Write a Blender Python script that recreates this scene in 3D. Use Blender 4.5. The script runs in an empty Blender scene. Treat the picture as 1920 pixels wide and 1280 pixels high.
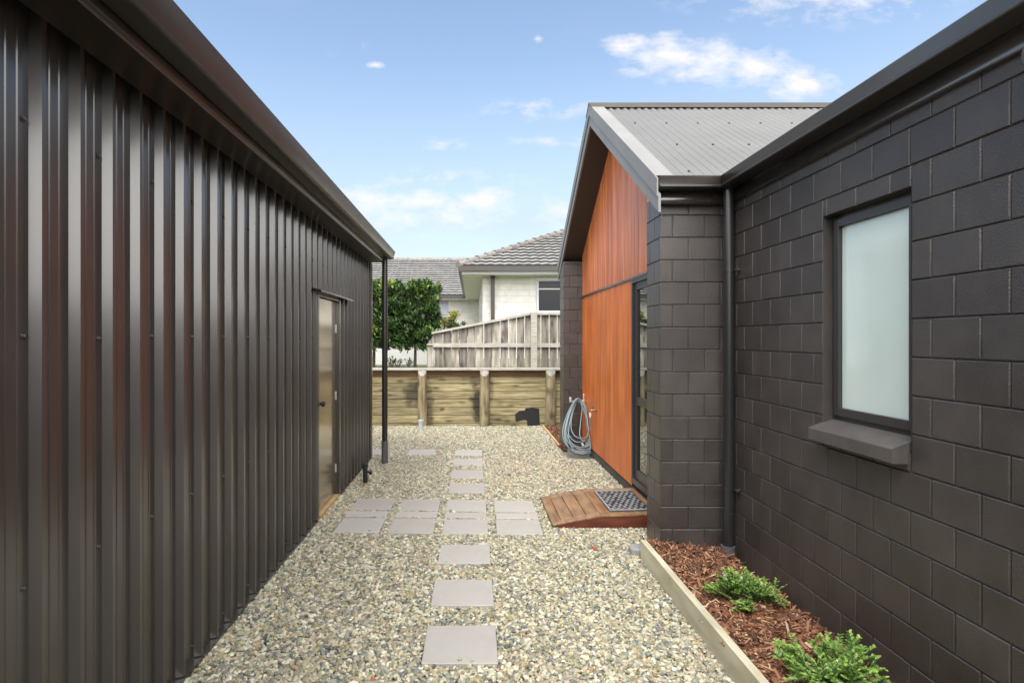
import bpy, math, random
import numpy as np
from mathutils import Vector, Matrix
R = math.radians
random.seed(7); rng = np.random.default_rng(7)
sc = bpy.context.scene
col = sc.collection

# ---------------------------------------------------------------- camera
H = 1.75; F = 1080.0; PX, PY = 885.0, 635.0
cam = bpy.data.cameras.new("camera"); camo = bpy.data.objects.new("camera", cam); col.objects.link(camo)
cam.sensor_width = 36; cam.lens = 36*F/1920
cam.shift_x = (960-PX)/1920; cam.shift_y = -(640-PY)/1920
camo.location = (0, 0, H); camo.rotation_euler = (R(90), 0, 0)
cam.clip_start = .05; cam.clip_end = 2000
sc.camera = camo
sc.render.resolution_x = 1024; sc.render.resolution_y = 682
# ---------------------------------------------------------------- exposure
sc.view_settings.view_transform = 'Standard'; sc.view_settings.look = 'None'
sc.view_settings.exposure = 1.3; sc.view_settings.gamma = 1
# ---------------------------------------------------------------- sun and sky
SUN_EL, SUN_AZ = 54, 204      # azimuth clockwise from +Y
sl = bpy.data.lights.new("sun", 'SUN'); sl.energy = 1.35; sl.angle = R(28); sl.color = (1, .96, .90)
so = bpy.data.objects.new("sun", sl); col.objects.link(so)
sd = Vector((math.sin(R(SUN_AZ))*math.cos(R(SUN_EL)), math.cos(R(SUN_AZ))*math.cos(R(SUN_EL)), math.sin(R(SUN_EL))))
so.rotation_euler = sd.to_track_quat('Z', 'Y').to_euler(); so.location = (0, -3, 12)

w = bpy.data.worlds.new("World"); sc.world = w; w.use_nodes = True
nt = w.node_tree; N = nt.nodes; L = nt.links; N.clear()
def mth(op, a, b=None, c=None, clamp=False):
    n = N.new('ShaderNodeMath'); n.operation = op; n.use_clamp = clamp
    for i, v in enumerate((a, b, c)):
        if v is None: continue
        if isinstance(v, (int, float)): n.inputs[i].default_value = v
        else: L.new(v, n.inputs[i])
    return n.outputs[0]
out = N.new('ShaderNodeOutputWorld'); bg = N.new('ShaderNodeBackground')
sky = N.new('ShaderNodeTexSky'); sky.sky_type = 'NISHITA'; sky.sun_disc = False
sky.sun_elevation = R(SUN_EL); sky.sun_rotation = R(SUN_AZ); sky.air_density = 1.0; sky.dust_density = .6; sky.ozone_density = 1.6
tc = N.new('ShaderNodeTexCoord'); sep = N.new('ShaderNodeSeparateXYZ'); L.new(tc.outputs['Generated'], sep.inputs[0])
dx, dy, dz = sep.outputs
dyc = mth('MAXIMUM', dy, .05)
u = mth('DIVIDE', dx, dyc); v = mth('DIVIDE', dz, dyc)
comb = N.new('ShaderNodeCombineXYZ'); L.new(u, comb.inputs[0]); L.new(mth('MULTIPLY', v, 1.9), comb.inputs[1])
nz = N.new('ShaderNodeTexNoise'); nz.inputs['Scale'].default_value = 17; nz.inputs['Detail'].default_value = 8; nz.inputs['Roughness'].default_value = .62
L.new(comb.outputs[0], nz.inputs['Vector'])
fine = nz.outputs['Fac']
tot = None
# cumulus puffs: centre, half sizes (in the photo's pixels), strength
for (cx, cy, rx, ry, s) in [(1185,85,40,14,1.1),(1250,100,52,26,1.15),(1330,118,75,28,1.0),(1420,128,48,24,1.1),(1508,160,46,20,1.1),
                            (1008,74,8,5,.9),(704,122,12,5,.9),(1190,133,30,8,.55),(650,92,26,14,.35),(835,270,34,10,.55),
                            (700,372,70,16,.9),(800,380,90,16,.85),(905,376,50,18,.9),(780,400,180,26,.55),(1050,395,60,22,.5),
                            (1010,205,90,16,.45),(1030,268,80,9,.45),(1540,-5,170,34,.6),(820,335,160,14,.35)]:
    eu = mth('DIVIDE', mth('SUBTRACT', u, (cx-PX)/F), rx/F*2.0)
    ev = mth('DIVIDE', mth('SUBTRACT', v, (PY-cy)/F), ry/F*2.2)
    d = mth('SQRT', mth('ADD', mth('MULTIPLY', eu, eu), mth('MULTIPLY', ev, ev)))
    m = mth('MULTIPLY', mth('SUBTRACT', 1.0, d, clamp=True), s)
    tot = m if tot is None else mth('MAXIMUM', tot, m)
cl = mth('ADD', mth('MULTIPLY', tot, 1.1), mth('MULTIPLY', mth('SUBTRACT', fine, .58), 2.4))
cl = mth('MULTIPLY', cl, mth('MULTIPLY', tot, 3.0, clamp=True), clamp=True)
# thin veil towards the horizon and unseen broken cloud behind the camera, brightened for fill
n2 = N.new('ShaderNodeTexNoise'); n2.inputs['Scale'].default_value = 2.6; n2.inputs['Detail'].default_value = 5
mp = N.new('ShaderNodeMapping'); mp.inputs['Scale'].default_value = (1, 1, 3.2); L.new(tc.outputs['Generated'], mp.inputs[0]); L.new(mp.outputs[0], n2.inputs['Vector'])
veil = mth('MULTIPLY', mth('SUBTRACT', 1.0, mth('MULTIPLY', mth('MAXIMUM', dz, 0), 2.3), clamp=True), .95)
wisps = mth('MULTIPLY', mth('SUBTRACT', n2.outputs['Fac'], .5, clamp=True), .9)
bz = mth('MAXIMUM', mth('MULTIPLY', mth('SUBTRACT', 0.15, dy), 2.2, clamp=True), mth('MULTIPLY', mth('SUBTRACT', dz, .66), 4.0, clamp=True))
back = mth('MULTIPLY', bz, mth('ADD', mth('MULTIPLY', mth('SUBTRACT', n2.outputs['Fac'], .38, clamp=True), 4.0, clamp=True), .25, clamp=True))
veil = mth('ADD', veil, wisps, clamp=True)
def rgbmix(fac, a, b):
    n = N.new('ShaderNodeMix'); n.data_type = 'RGBA'
    L.new(fac, n.inputs[0])
    for i, q in ((6, a), (7, b)):
        if isinstance(q, tuple): n.inputs[i].default_value = q
        else: L.new(q, n.inputs[i])
    return n.outputs[2]
K = 1/.12
gm = N.new('ShaderNodeMix'); gm.data_type = 'RGBA'; gm.blend_type = 'MULTIPLY'; gm.inputs[0].default_value = 1
L.new(sky.outputs[0], gm.inputs[6]); gm.inputs[7].default_value = (1.06, .98, .88, 1)
c = rgbmix(veil, gm.outputs[2], (.268*K, .300*K, .345*K, 1))
c = rgbmix(cl, c, (.43*K, .42*K, .43*K, 1))
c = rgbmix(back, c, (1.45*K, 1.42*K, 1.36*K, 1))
# bright sky patch added behind the camera, aimed to highlight the shed ribs
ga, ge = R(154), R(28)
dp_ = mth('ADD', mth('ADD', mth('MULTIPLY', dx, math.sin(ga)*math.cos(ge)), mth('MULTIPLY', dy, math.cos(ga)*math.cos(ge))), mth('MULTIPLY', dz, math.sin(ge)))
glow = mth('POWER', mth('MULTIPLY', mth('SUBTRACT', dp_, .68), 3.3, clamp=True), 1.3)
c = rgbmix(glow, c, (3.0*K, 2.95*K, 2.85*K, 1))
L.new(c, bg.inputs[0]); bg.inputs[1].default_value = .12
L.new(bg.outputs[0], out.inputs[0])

# ---------------------------------------------------------------- helpers
def P(px, py, Y): return Vector(((px-PX)*Y/F, Y, H-(py-PY)*Y/F))
def G(px, py, z=0.0):
    Y = F*(H-z)/(py-PY); return Vector(((px-PX)*Y/F, Y, z))

class MB:
    def __init__(s): s.v = []; s.f = []; s.c = []; s.sm = False
    def add(s, vs, fs, c=.5):
        b = len(s.v); s.v += [tuple(p) for p in vs]
        for f in fs: s.f.append(tuple(b+i for i in f)); s.c.append(c)
    def quad(s, a, b, c_, d, c=.5): s.add([a, b, c_, d], [(0,1,2,3)], c)
    def box(s, lo, hi, c=.5, bev=0.0, M=None):
        x0,y0,z0 = lo; x1,y1,z1 = hi
        if bev <= 0:
            vs = [(x0,y0,z0),(x1,y0,z0),(x1,y1,z0),(x0,y1,z0),(x0,y0,z1),(x1,y0,z1),(x1,y1,z1),(x0,y1,z1)]
            fs = [(0,3,2,1),(4,5,6,7),(0,1,5,4),(1,2,6,5),(2,3,7,6),(3,0,4,7)]
        else:
            b = bev; vs = []; fs = []; idx = {}
            for ix in (0,1):
                for iy in (0,1):
                    for iz in (0,1):
                        X = (x0,x1)[ix]; Y = (y0,y1)[iy]; Z = (z0,z1)[iz]
                        sx = b*(1-2*ix); sy = b*(1-2*iy); sz = b*(1-2*iz)
                        for k, p in enumerate(((X,Y+sy,Z+sz),(X+sx,Y,Z+sz),(X+sx,Y+sy,Z))):
                            idx[(ix,iy,iz,k)] = len(vs); vs.append(p)
            for i in (0,1):
                q = [(i,0,0),(i,1,0),(i,1,1),(i,0,1)]; fs.append([idx[a+(0,)] for a in q][::1 if i else -1])
                q = [(0,i,0),(1,i,0),(1,i,1),(0,i,1)]; fs.append([idx[a+(1,)] for a in q][::-1 if i else 1])
                q = [(0,0,i),(1,0,i),(1,1,i),(0,1,i)]; fs.append([idx[a+(2,)] for a in q][::1 if i else -1])
            for a in (0,1):
                for b2 in (0,1):
                    fs.append([idx[(a,b2,0,0)],idx[(a,b2,1,0)],idx[(a,b2,1,1)],idx[(a,b2,0,1)]])
                    fs.append([idx[(a,0,b2,0)],idx[(a,1,b2,0)],idx[(a,1,b2,2)],idx[(a,0,b2,2)]])
                    fs.append([idx[(0,a,b2,1)],idx[(1,a,b2,1)],idx[(1,a,b2,2)],idx[(0,a,b2,2)]])
                    for c2 in (0,1): fs.append([idx[(a,b2,c2,k)] for k in range(3)])
        if M is not None: vs = [tuple(M @ Vector(p)) for p in vs]
        s.add(vs, fs, c)
    def prism(s, poly, fn, a, b, c=.5, caps=True):
        """closed 2-D polygon swept: fn(u, v, t) -> point, t from a to b (a, b numbers or functions of u, v)"""
        A = (lambda u_, v_: a) if not callable(a) else a; B = (lambda u_, v_: b) if not callable(b) else b
        n = len(poly)
        vs = [fn(p[0], p[1], A(*p)) for p in poly] + [fn(p[0], p[1], B(*p)) for p in poly]
        fs = [(i, (i+1) % n, n+(i+1) % n, n+i) for i in range(n)]
        if caps: fs += [tuple(range(n))[::-1], tuple(range(n, 2*n))]
        s.add(vs, fs, c)
    def strip(s, pts_a, pts_b, c=.5):
        n = len(pts_a); s.add(list(pts_a)+list(pts_b), [(i, i+1, n+i+1, n+i) for i in range(n-1)], c)
    def tube(s, path, r, n=12, c=.5, caps=True):
        path = [Vector(p) for p in path]; k = len(path)
        rs = r if isinstance(r, (list, tuple)) else [r]*k
        t0 = (path[1]-path[0]).normalized(); up = Vector((0,0,1)) if abs(t0.z) < .9 else Vector((1,0,0))
        nn = t0.cross(up).normalized(); vs = []; fs = []
        for i, p in enumerate(path):
            t = (path[min(i+1,k-1)]-path[max(i-1,0)]).normalized()
            nn = (nn - t*nn.dot(t)).normalized(); bb = t.cross(nn)
            for j in range(n):
                a = 2*math.pi*j/n; vs.append(p + (nn*math.cos(a)+bb*math.sin(a))*rs[i])
        for i in range(k-1):
            for j in range(n): fs.append((i*n+j, i*n+(j+1) % n, (i+1)*n+(j+1) % n, (i+1)*n+j))
        if caps: fs += [tuple(range(n))[::-1], tuple(range((k-1)*n, k*n))]
        s.add(vs, fs, c)
    def build(s, name, mat, parent=None, smooth=None, L=None):
        me = bpy.data.meshes.new(name); me.from_pydata(s.v, [], s.f); me.validate()
        a = me.attributes.new('var', 'FLOAT', 'FACE')
        if len(s.c) == len(me.polygons): a.data.foreach_set('value', s.c)
        me.materials.append(mat)
        o = bpy.data.objects.new(name, me); col.objects.link(o)
        if smooth is not None:
            me.polygons.foreach_set('use_smooth', [True]*len(me.polygons))
            try: me.set_sharp_from_angle(angle=R(smooth))
            except Exception: pass
        fixn(me)
        if parent is not None:
            o.parent = parent
            base = parent
            if parent.type == 'EMPTY': o.location = -Vector(parent.location)
        me.update(); return o
def fixn(me):
    import bmesh
    bm = bmesh.new(); bm.from_mesh(me); bmesh.ops.recalc_face_normals(bm, faces=bm.faces); bm.to_mesh(me); bm.free()
def thing(name, label, cat, loc=(0,0,0), group=None):
    o = bpy.data.objects.new(name, None); o.empty_display_size = .2; col.objects.link(o); o.location = loc
    return tag(o, label, cat, group)
def tag(o, label=None, cat=None, group=None, kind=None):
    if label: o['label'] = label
    if cat: o['category'] = cat
    if group: o['group'] = group
    if kind: o['kind'] = kind
    return o

def mat(name, c1, c2=None, rough=.5, metal=0, scale=4, stretch=(1,1,1), bump=0, bscale=60, bstretch=None, var=0, coat=0, spec=.5,
        detail=5, knots=False, lo=.35, hi=.65, rvar=0, ior=None, grain=False, grunge=None):
    m = bpy.data.materials.new(name); m.use_nodes = True; t = m.node_tree; n = t.nodes; l = t.links
    b = n['Principled BSDF']; b.inputs['Roughness'].default_value = rough; b.inputs['Metallic'].default_value = metal
    b.inputs['Coat Weight'].default_value = coat; b.inputs['Coat Roughness'].default_value = .15; b.inputs['Specular IOR Level'].default_value = spec
    if ior: b.inputs['IOR'].default_value = ior
    c2 = c2 or c1
    tcn = n.new('ShaderNodeTexCoord'); mpn = n.new('ShaderNodeMapping'); l.new(tcn.outputs['Object'], mpn.inputs[0]); mpn.inputs['Scale'].default_value = stretch
    no = n.new('ShaderNodeTexNoise'); no.inputs['Scale'].default_value = scale; no.inputs['Detail'].default_value = detail; l.new(mpn.outputs[0], no.inputs['Vector'])
    rp = n.new('ShaderNodeValToRGB'); rp.color_ramp.elements[0].position = lo; rp.color_ramp.elements[1].position = hi
    rp.color_ramp.elements[0].color = (*c1, 1); rp.color_ramp.elements[1].color = (*c2, 1)
    vec_add = None
    if var:
        at = n.new('ShaderNodeAttribute'); at.attribute_name = 'var'
        ma = n.new('ShaderNodeMath'); ma.operation = 'MULTIPLY_ADD'; ma.inputs[1].default_value = 37.0; l.new(at.outputs['Fac'], ma.inputs[0]); ma.inputs[2].default_value = 0
        cx = n.new('ShaderNodeCombineXYZ'); l.new(ma.outputs[0], cx.inputs[0]); l.new(ma.outputs[0], cx.inputs[1]); l.new(ma.outputs[0], cx.inputs[2])
        va = n.new('ShaderNodeVectorMath'); va.operation = 'ADD'; l.new(mpn.outputs[0], va.inputs[0]); l.new(cx.outputs[0], va.inputs[1])
        if grain: l.new(va.outputs[0], no.inputs['Vector']); vec_add = va
    l.new(no.outputs['Fac'], rp.inputs[0]); cur = rp.outputs[0]
    def mulc(cur, fac_out, a, bb):
        mr = n.new('ShaderNodeMapRange'); mr.inputs[3].default_value = a; mr.inputs[4].default_value = bb; l.new(fac_out, mr.inputs[0])
        mx = n.new('ShaderNodeVectorMath'); mx.operation = 'SCALE'; l.new(cur, mx.inputs[0]); l.new(mr.outputs[0], mx.inputs['Scale']); return mx.outputs[0]
    if var: cur = mulc(cur, at.outputs['Fac'], 1-var, 1+var)
    if knots:
        vo = n.new('ShaderNodeTexVoronoi'); vo.inputs['Scale'].default_value = knots[0]
        m2 = n.new('ShaderNodeMapping'); m2.inputs['Scale'].default_value = knots[1]; l.new(tcn.outputs['Object'], m2.inputs[0])
        if var:
            v3 = n.new('ShaderNodeVectorMath'); v3.operation = 'ADD'; l.new(m2.outputs[0], v3.inputs[0]); l.new(cx.outputs[0], v3.inputs[1]); l.new(v3.outputs[0], vo.inputs['Vector'])
        else: l.new(m2.outputs[0], vo.inputs['Vector'])
        kr = n.new('ShaderNodeMapRange'); kr.inputs[1].default_value = .06; kr.inputs[2].default_value = .24; l.new(vo.outputs['Distance'], kr.inputs[0])
        cur = mulc(cur, kr.outputs[0], .35, 1)
    if grunge:
        g = n.new('ShaderNodeTexNoise'); g.inputs['Scale'].default_value = grunge[0]; g.inputs['Detail'].default_value = 6; l.new(tcn.outputs['Object'], g.inputs['Vector'])
        gr = n.new('ShaderNodeMapRange'); gr.inputs[1].default_value = .4; gr.inputs[2].default_value = .7; l.new(g.outputs['Fac'], gr.inputs[0])
        cur = mulc(cur, gr.outputs[0], 1, grunge[1])
    l.new(cur, b.inputs['Base Color'])
    if rvar:
        rr = n.new('ShaderNodeMapRange'); rr.inputs[3].default_value = rough-rvar; rr.inputs[4].default_value = rough+rvar; l.new(no.outputs['Fac'], rr.inputs[0]); l.new(rr.outputs[0], b.inputs['Roughness'])
    if bump:
        bn = n.new('ShaderNodeTexNoise'); bn.inputs['Scale'].default_value = bscale; bn.inputs['Detail'].default_value = 4
        m3 = n.new('ShaderNodeMapping'); m3.inputs['Scale'].default_value = bstretch or stretch; l.new(tcn.outputs['Object'], m3.inputs[0]); l.new(m3.outputs[0], bn.inputs['Vector'])
        bu = n.new('ShaderNodeBump'); bu.inputs['Distance'].default_value = bump; bu.inputs['Strength'].default_value = 1; l.new(bn.outputs['Fac'], bu.inputs['Height']); l.new(bu.outputs[0], b.inputs['Normal'])
    return m
def attr_mat(name, rough, instancer=False, bump=0, bscale=150, spec=.4, trans=0):
    m = bpy.data.materials.new(name); m.use_nodes = True; t = m.node_tree; n = t.nodes; l = t.links; b = n['Principled BSDF']
    at = n.new('ShaderNodeAttribute'); at.attribute_name = 'tone'
    if instancer: at.attribute_type = 'INSTANCER'
    b.inputs['Roughness'].default_value = rough; b.inputs['Specular IOR Level'].default_value = spec
    tcn = n.new('ShaderNodeTexCoord'); no = n.new('ShaderNodeTexNoise'); no.inputs['Scale'].default_value = bscale; l.new(tcn.outputs['Object'], no.inputs['Vector'])
    mr = n.new('ShaderNodeMapRange'); mr.inputs[3].default_value = .8; mr.inputs[4].default_value = 1.2; l.new(no.outputs['Fac'], mr.inputs[0])
    sc_ = n.new('ShaderNodeVectorMath'); sc_.operation = 'SCALE'; l.new(at.outputs['Vector'], sc_.inputs[0]); l.new(mr.outputs[0], sc_.inputs['Scale'])
    l.new(sc_.outputs[0], b.inputs['Base Color'])
    if bump:
        bu = n.new('ShaderNodeBump'); bu.inputs['Distance'].default_value = bump; l.new(no.outputs['Fac'], bu.inputs['Height']); l.new(bu.outputs[0], b.inputs['Normal'])
    if trans:
        tr = n.new('ShaderNodeBsdfTranslucent'); l.new(sc_.outputs[0], tr.inputs[0]); mx = n.new('ShaderNodeMixShader'); mx.inputs[0].default_value = trans
        l.new(b.outputs[0], mx.inputs[1]); l.new(tr.outputs[0], mx.inputs[2]); l.new(mx.outputs[0], n['Material Output'].inputs[0])
    return m

M_shed = mat('shed_steel', (.030,.0250,.023), (.037,.0315,.029), rough=.30, spec=.5, ior=1.6, scale=2, coat=.6, bump=.0006, bscale=3, bstretch=(1,2,.25), rvar=.03)
M_trim = mat('dark_trim', (.026,.0215,.0195), (.032,.027,.024), rough=.26, spec=.6, scale=2, coat=.9)
M_fasc = mat('fascia_paint', (.028,.0225,.020), (.034,.028,.025), rough=.33, spec=.5, coat=.2, scale=2)
M_ridgecap = mat('ridge_cap_paint', (.045,.039,.034), (.055,.048,.042), rough=.6, spec=.25)
M_black = mat('black_pvc', (.018,.018,.019), rough=.28, spec=.6)
M_grey_pvc = mat('dark_grey_pvc', (.07,.07,.075), (.09,.09,.09), rough=.45)
M_block = mat('painted_block', (.040,.034,.0315), (.053,.0455,.042), rough=.33, ior=1.6, scale=6, var=.18, bump=.0034, bscale=170, grunge=(1.3,1.18), spec=.55, detail=8)
M_roof = mat('roof_steel', (.085,.083,.079), (.10,.098,.093), rough=.38, spec=.6, scale=1.5)
M_barge = mat('barge_steel', (.15,.147,.142), (.18,.176,.17), rough=.5, spec=.6, scale=1.5)
M_soffit = mat('soffit_paint', (.040,.034,.030), rough=.5)
M_cedar = mat('cedar_stain', (.48,.10,.018), (.74,.215,.045), rough=.42, scale=2.2, stretch=(5,5,.5), var=.045, grunge=(1.6,.80), bump=.0008, bscale=18, bstretch=(8,8,.4), detail=6, grain=True, lo=.3, hi=.72, spec=.4)
M_cedar_up = mat('cedar_stain_upper', (.34,.072,.018), (.68,.22,.075), rough=.38, grunge=(1.3,1.2), scale=3.0, stretch=(5,5,.35), var=.16, bump=.0008, bscale=18, bstretch=(8,8,.4), detail=6, grain=True, lo=.3, hi=.72, spec=.5)
M_alu = mat('window_aluminium', (.036,.035,.036), rough=.35, spec=.5, scale=2)
M_glass = mat('dark_glass', (.012,.014,.014), rough=.01, spec=.5, ior=3.2)
M_frost = mat('frosted_glass', (.50,.60,.575), (.60,.69,.665), rough=.12, scale=1.1, spec=.9, bump=.0012, bscale=9, bstretch=(1,1,.5))
M_doorp = mat('door_sheet', (.38,.33,.255), (.44,.385,.30), rough=.15, metal=.85, scale=1.2, stretch=(1,1,.5), bump=.0015, bscale=1.6)
M_wall_pine = mat('treated_pine', (.19,.15,.068), (.41,.35,.20), rough=.8, scale=5, stretch=(.5,3,6), var=.16, bump=.002, bscale=20, bstretch=(.6,4,8), grain=True, knots=(1.5,(1.4,.01,4)), grunge=(1.1,.6))
def stains(m, lst):
    t = m.node_tree; n = t.nodes; l = t.links; bs = n['Principled BSDF']; cur = bs.inputs['Base Color'].links[0].from_socket
    tc_ = n.new('ShaderNodeTexCoord'); no = n.new('ShaderNodeTexNoise'); no.inputs['Scale'].default_value = 7; no.inputs['Detail'].default_value = 6; l.new(tc_.outputs['Object'], no.inputs['Vector'])
    for (x, z, rx, rz_, st) in lst:
        mp_ = n.new('ShaderNodeMapping'); mp_.inputs['Scale'].default_value = (1/rx, 0, 1/rz_); mp_.inputs['Location'].default_value = (-x/rx, 0, -z/rz_); l.new(tc_.outputs['Object'], mp_.inputs[0])
        ln = n.new('ShaderNodeVectorMath'); ln.operation = 'LENGTH'; l.new(mp_.outputs[0], ln.inputs[0])
        ad = n.new('ShaderNodeMath'); ad.operation = 'MULTIPLY_ADD'; l.new(no.outputs['Fac'], ad.inputs[0]); ad.inputs[1].default_value = 1.6; l.new(ln.outputs['Value'], ad.inputs[2])
        mr = n.new('ShaderNodeMapRange'); mr.inputs[1].default_value = 1.3; mr.inputs[2].default_value = 1.95; mr.inputs[3].default_value = 1-st; mr.inputs[4].default_value = 1; l.new(ad.outputs[0], mr.inputs[0])
        sc_ = n.new('ShaderNodeVectorMath'); sc_.operation = 'SCALE'; l.new(cur, sc_.inputs[0]); l.new(mr.outputs[0], sc_.inputs['Scale']); cur = sc_.outputs[0]
    l.new(cur, bs.inputs['Base Color'])
stains(M_wall_pine, [(.13,.42,.16,.42,.85),(.10,.95,.30,.14,.6),(-1.16,.62,.22,.30,.7),(-.86,.3,.10,.6,.6),(.36,.8,.08,.5,.4),(-.80,.98,.35,.06,.5),(-.6,.33,.06,.04,.7),(1.0,.45,.5,.06,.3)])
M_pine_top = mat('treated_pine_dark', (.15,.085,.04), (.23,.14,.07), rough=.8, scale=5, stretch=(.5,3,6), var=.1)
M_post = mat('pine_post', (.14,.11,.055), (.33,.27,.16), rough=.8, scale=5, stretch=(4,4,.7), bump=.003, bscale=14, bstretch=(5,5,.6), knots=(2.2,(1.5,1.5,1)), grunge=(2.2,.6))
M_postcut = mat('post_cut_end', (.30,.285,.26), (.50,.48,.44), rough=.8, scale=14)
M_weather = mat('weathered_paling', (.12,.10,.08), (.39,.365,.315), rough=.85, scale=2.6, stretch=(5,5,.8), var=.42, bump=.002, bscale=15, bstretch=(6,6,.4), grain=True, knots=(1.3,(4,4,1.6)), lo=.3, hi=.7, grunge=(1.8,.72))
M_rail = mat('weathered_rail', (.28,.265,.225), (.41,.39,.34), rough=.85, scale=5, stretch=(1,4,6), bump=.001, bscale=20)
M_edging = mat('edging_pine', (.42,.385,.27), (.60,.56,.43), rough=.75, scale=3, stretch=(4,.8,3), bump=.0012, bscale=22, bstretch=(5,.5,5), knots=(1.2,(2,1.4,3)), grunge=(1.6,.85))
M_edge_far = mat('edging_pine_far', (.50,.33,.15), (.60,.42,.22), rough=.75, scale=3, stretch=(4,.8,3))
M_sillwood = mat('sill_timber', (.36,.24,.10), (.45,.32,.16), rough=.8, scale=6)
M_paver = mat('paver_concrete', (.340,.322,.298), (.41,.39,.362), rough=.62, scale=3.2, bump=.0005, bscale=220, var=.07, detail=7, spec=.45, grunge=(4,.87))
M_deck = mat('decking', (.145,.078,.036), (.275,.16,.08), rough=.45, scale=5, stretch=(3,.6,3), var=.16, bump=.001, bscale=25, bstretch=(6,.6,6), grain=True, spec=.5, grunge=(5,1.25))
M_deckside = mat('ramp_skirt', (.085,.020,.010), (.15,.038,.02), rough=.5, scale=5, stretch=(1,3,6))
M_rubber = mat('rubber', (.018,.018,.02), rough=.6)
M_matgrey = mat('mat_grey', (.20,.205,.215), (.30,.30,.31), rough=.7, scale=30)
M_matlight = mat('mat_tread', (.17,.17,.175), (.30,.30,.30), rough=.7, scale=60)
M_hose = mat('hose_rubber', (.13,.18,.205), (.22,.29,.32), rough=.4, scale=3, spec=.5)
M_galv = mat('galvanised', (.50,.50,.50), (.62,.62,.62), rough=.4, metal=.3, scale=8)
M_brass = mat('brass_tap', (.32,.20,.14), rough=.35, metal=.8)
M_whiteplastic = mat('white_plastic', (.72,.72,.71), rough=.4)
M_stone = mat('grey_stone', (.20,.20,.20), (.30,.30,.29), rough=.8, scale=10, bump=.004, bscale=25)
M_plinth = mat('plinth_concrete', (.055,.05,.042), (.085,.077,.062), rough=.8, scale=6, bump=.002)
M_plastic_sheet = mat('black_polythene', (.012,.012,.013), rough=.55, bump=.006, bscale=14)
M_stain = mat('tar_stain', (.045,.035,.022), (.075,.055,.033), rough=.75, scale=12)
M_nwall = mat('neighbour_block', (.47,.465,.445), (.54,.535,.515), rough=.8, scale=5, var=.04)
M_nmort = mat('neighbour_mortar', (.20,.195,.18), rough=.9)
M_tile = mat('concrete_tile', (.15,.148,.145), (.225,.22,.215), rough=.7, scale=4, var=.12, grunge=(1.5,.8))
M_tileshade = mat('tile_edge', (.012,.011,.010), rough=.8)  # near-black colour paints the shadow line under each tile course
M_ridge = mat('ridge_tile', (.12,.105,.095), (.18,.16,.145), rough=.6, scale=5, var=.15)
M_nsoffit = mat('white_soffit', (.55,.56,.54), rough=.7)
M_ngutter = mat('brown_gutter', (.032,.025,.021), rough=.4)
M_ndark = mat('dark_window_glass', (.02,.022,.026), rough=.25, spec=.3)
M_whitewall = mat('white_paint', (.55,.55,.54), (.60,.60,.59), rough=.6, scale=3)
M_lightgrey = mat('pale_frame', (.45,.46,.48), rough=.5)
M_bark = mat('tree_bark', (.055,.045,.035), (.10,.085,.065), rough=.9, scale=20, stretch=(1,1,.3), bump=.004)
M_leaf = attr_mat('leaf', .38, trans=.22, bscale=30, spec=.45)
M_mulch = attr_mat('mulch_chip', .7, bscale=60, bump=.001)
M_mulchbed = mat('mulch_bed', (.035,.014,.007), (.09,.038,.018), rough=.9, scale=45, bump=.01, bscale=60)
M_pebble = attr_mat('pebble', .55, instancer=True, bscale=120, bump=.0006, spec=.35)
M_gravelbed = mat('gravel_bed', (.13,.12,.10), (.30,.28,.23), rough=.9, scale=90, bump=.01, bscale=90)
M_soil = mat('ground_soil', (.16,.14,.10), (.22,.20,.14), rough=1, scale=1.5)
M_upper = mat('upper_ground', (.12,.13,.06), (.18,.17,.09), rough=1, scale=2)
M_screw = mat('screw_head', (.12,.115,.11), rough=.25, metal=.7)
M_screwroof = mat('roof_screw_head', (.02,.02,.02), rough=.6)

# ================================================================ GROUND
b = MB(); b.quad((-400,-400,-.03),(400,-400,-.03),(400,800,-.03),(-400,800,-.03)); tag(b.build('ground', M_soil), kind='structure')
b = MB(); b.quad((-1.56,-3,-.018),(1.36,-3,-.018),(1.36,8.4,-.018),(-1.56,8.4,-.018))
b.quad((1.36,4.62,-.018),(1.80,4.62,-.018),(1.80,8.4,-.018),(1.36,8.4,-.018))
b.quad((-4,8.4,-.018),(1.80,8.4,-.018),(1.80,11.62,-.018),(-4,11.62,-.018)); tag(b.build('gravel_base', M_gravelbed), kind='structure')
b = MB()
b.box((-60,11.86,-.02),(60,300,1.10)); tag(b.build('upper_ground', M_upper), kind='structure')

# ---------------------------------------------------------------- pavers
paver_boxes = []
GR = 'square grey concrete pavers laid in the gravel'
def paver(cx, cy, wx, wy, rot, label):
    loc = Vector((cx, cy, 0)); b = MB(); b.box((-wx/2,-wy/2,-.035),(wx/2,wy/2,.012), c=random.random(), bev=.003)
    # fine chipped arris: nothing else needed, the concrete face carries the wear
    o = b.build('paver', M_paver); o.location = loc; o.rotation_euler = (R(random.uniform(-.25,.25)), R(random.uniform(-.25,.25)), R(rot))
    tag(o, label, 'paver', GR); paver_boxes.append((cx, cy, wx, wy, R(rot)))
def pv(x0, x1, yf, yb, label, half=False, rot=-.8):
    Yf = F*(H-.012)/(yf-PY); Yb = F*(H-.012)/(yb-PY); Y = (Yf+Yb)/2
    X = ((x0+x1)/2-PX)*Yf/F
    paver(X, Y, .413, .172 if half else (Yb-Yf)*.5+.207, rot+random.uniform(-.35,.35), label)
pv(790,935,1242,1172,'square paver nearest the camera at the bottom of the path', rot=-.2)
pv(807,927,1134,1086,'second square paver from the camera in the single line', rot=-.3)
pv(820,921,1056,1020,'third square paver, between the near single line and the crossing block of pavers', rot=-.4)
cols = [((623,712),(645,725),(657,732)),((727,812),(741,819),(747,822)),((829,916),(833,913),(837,911)),((932,1020),(931,1010),(928,1005))]
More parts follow.
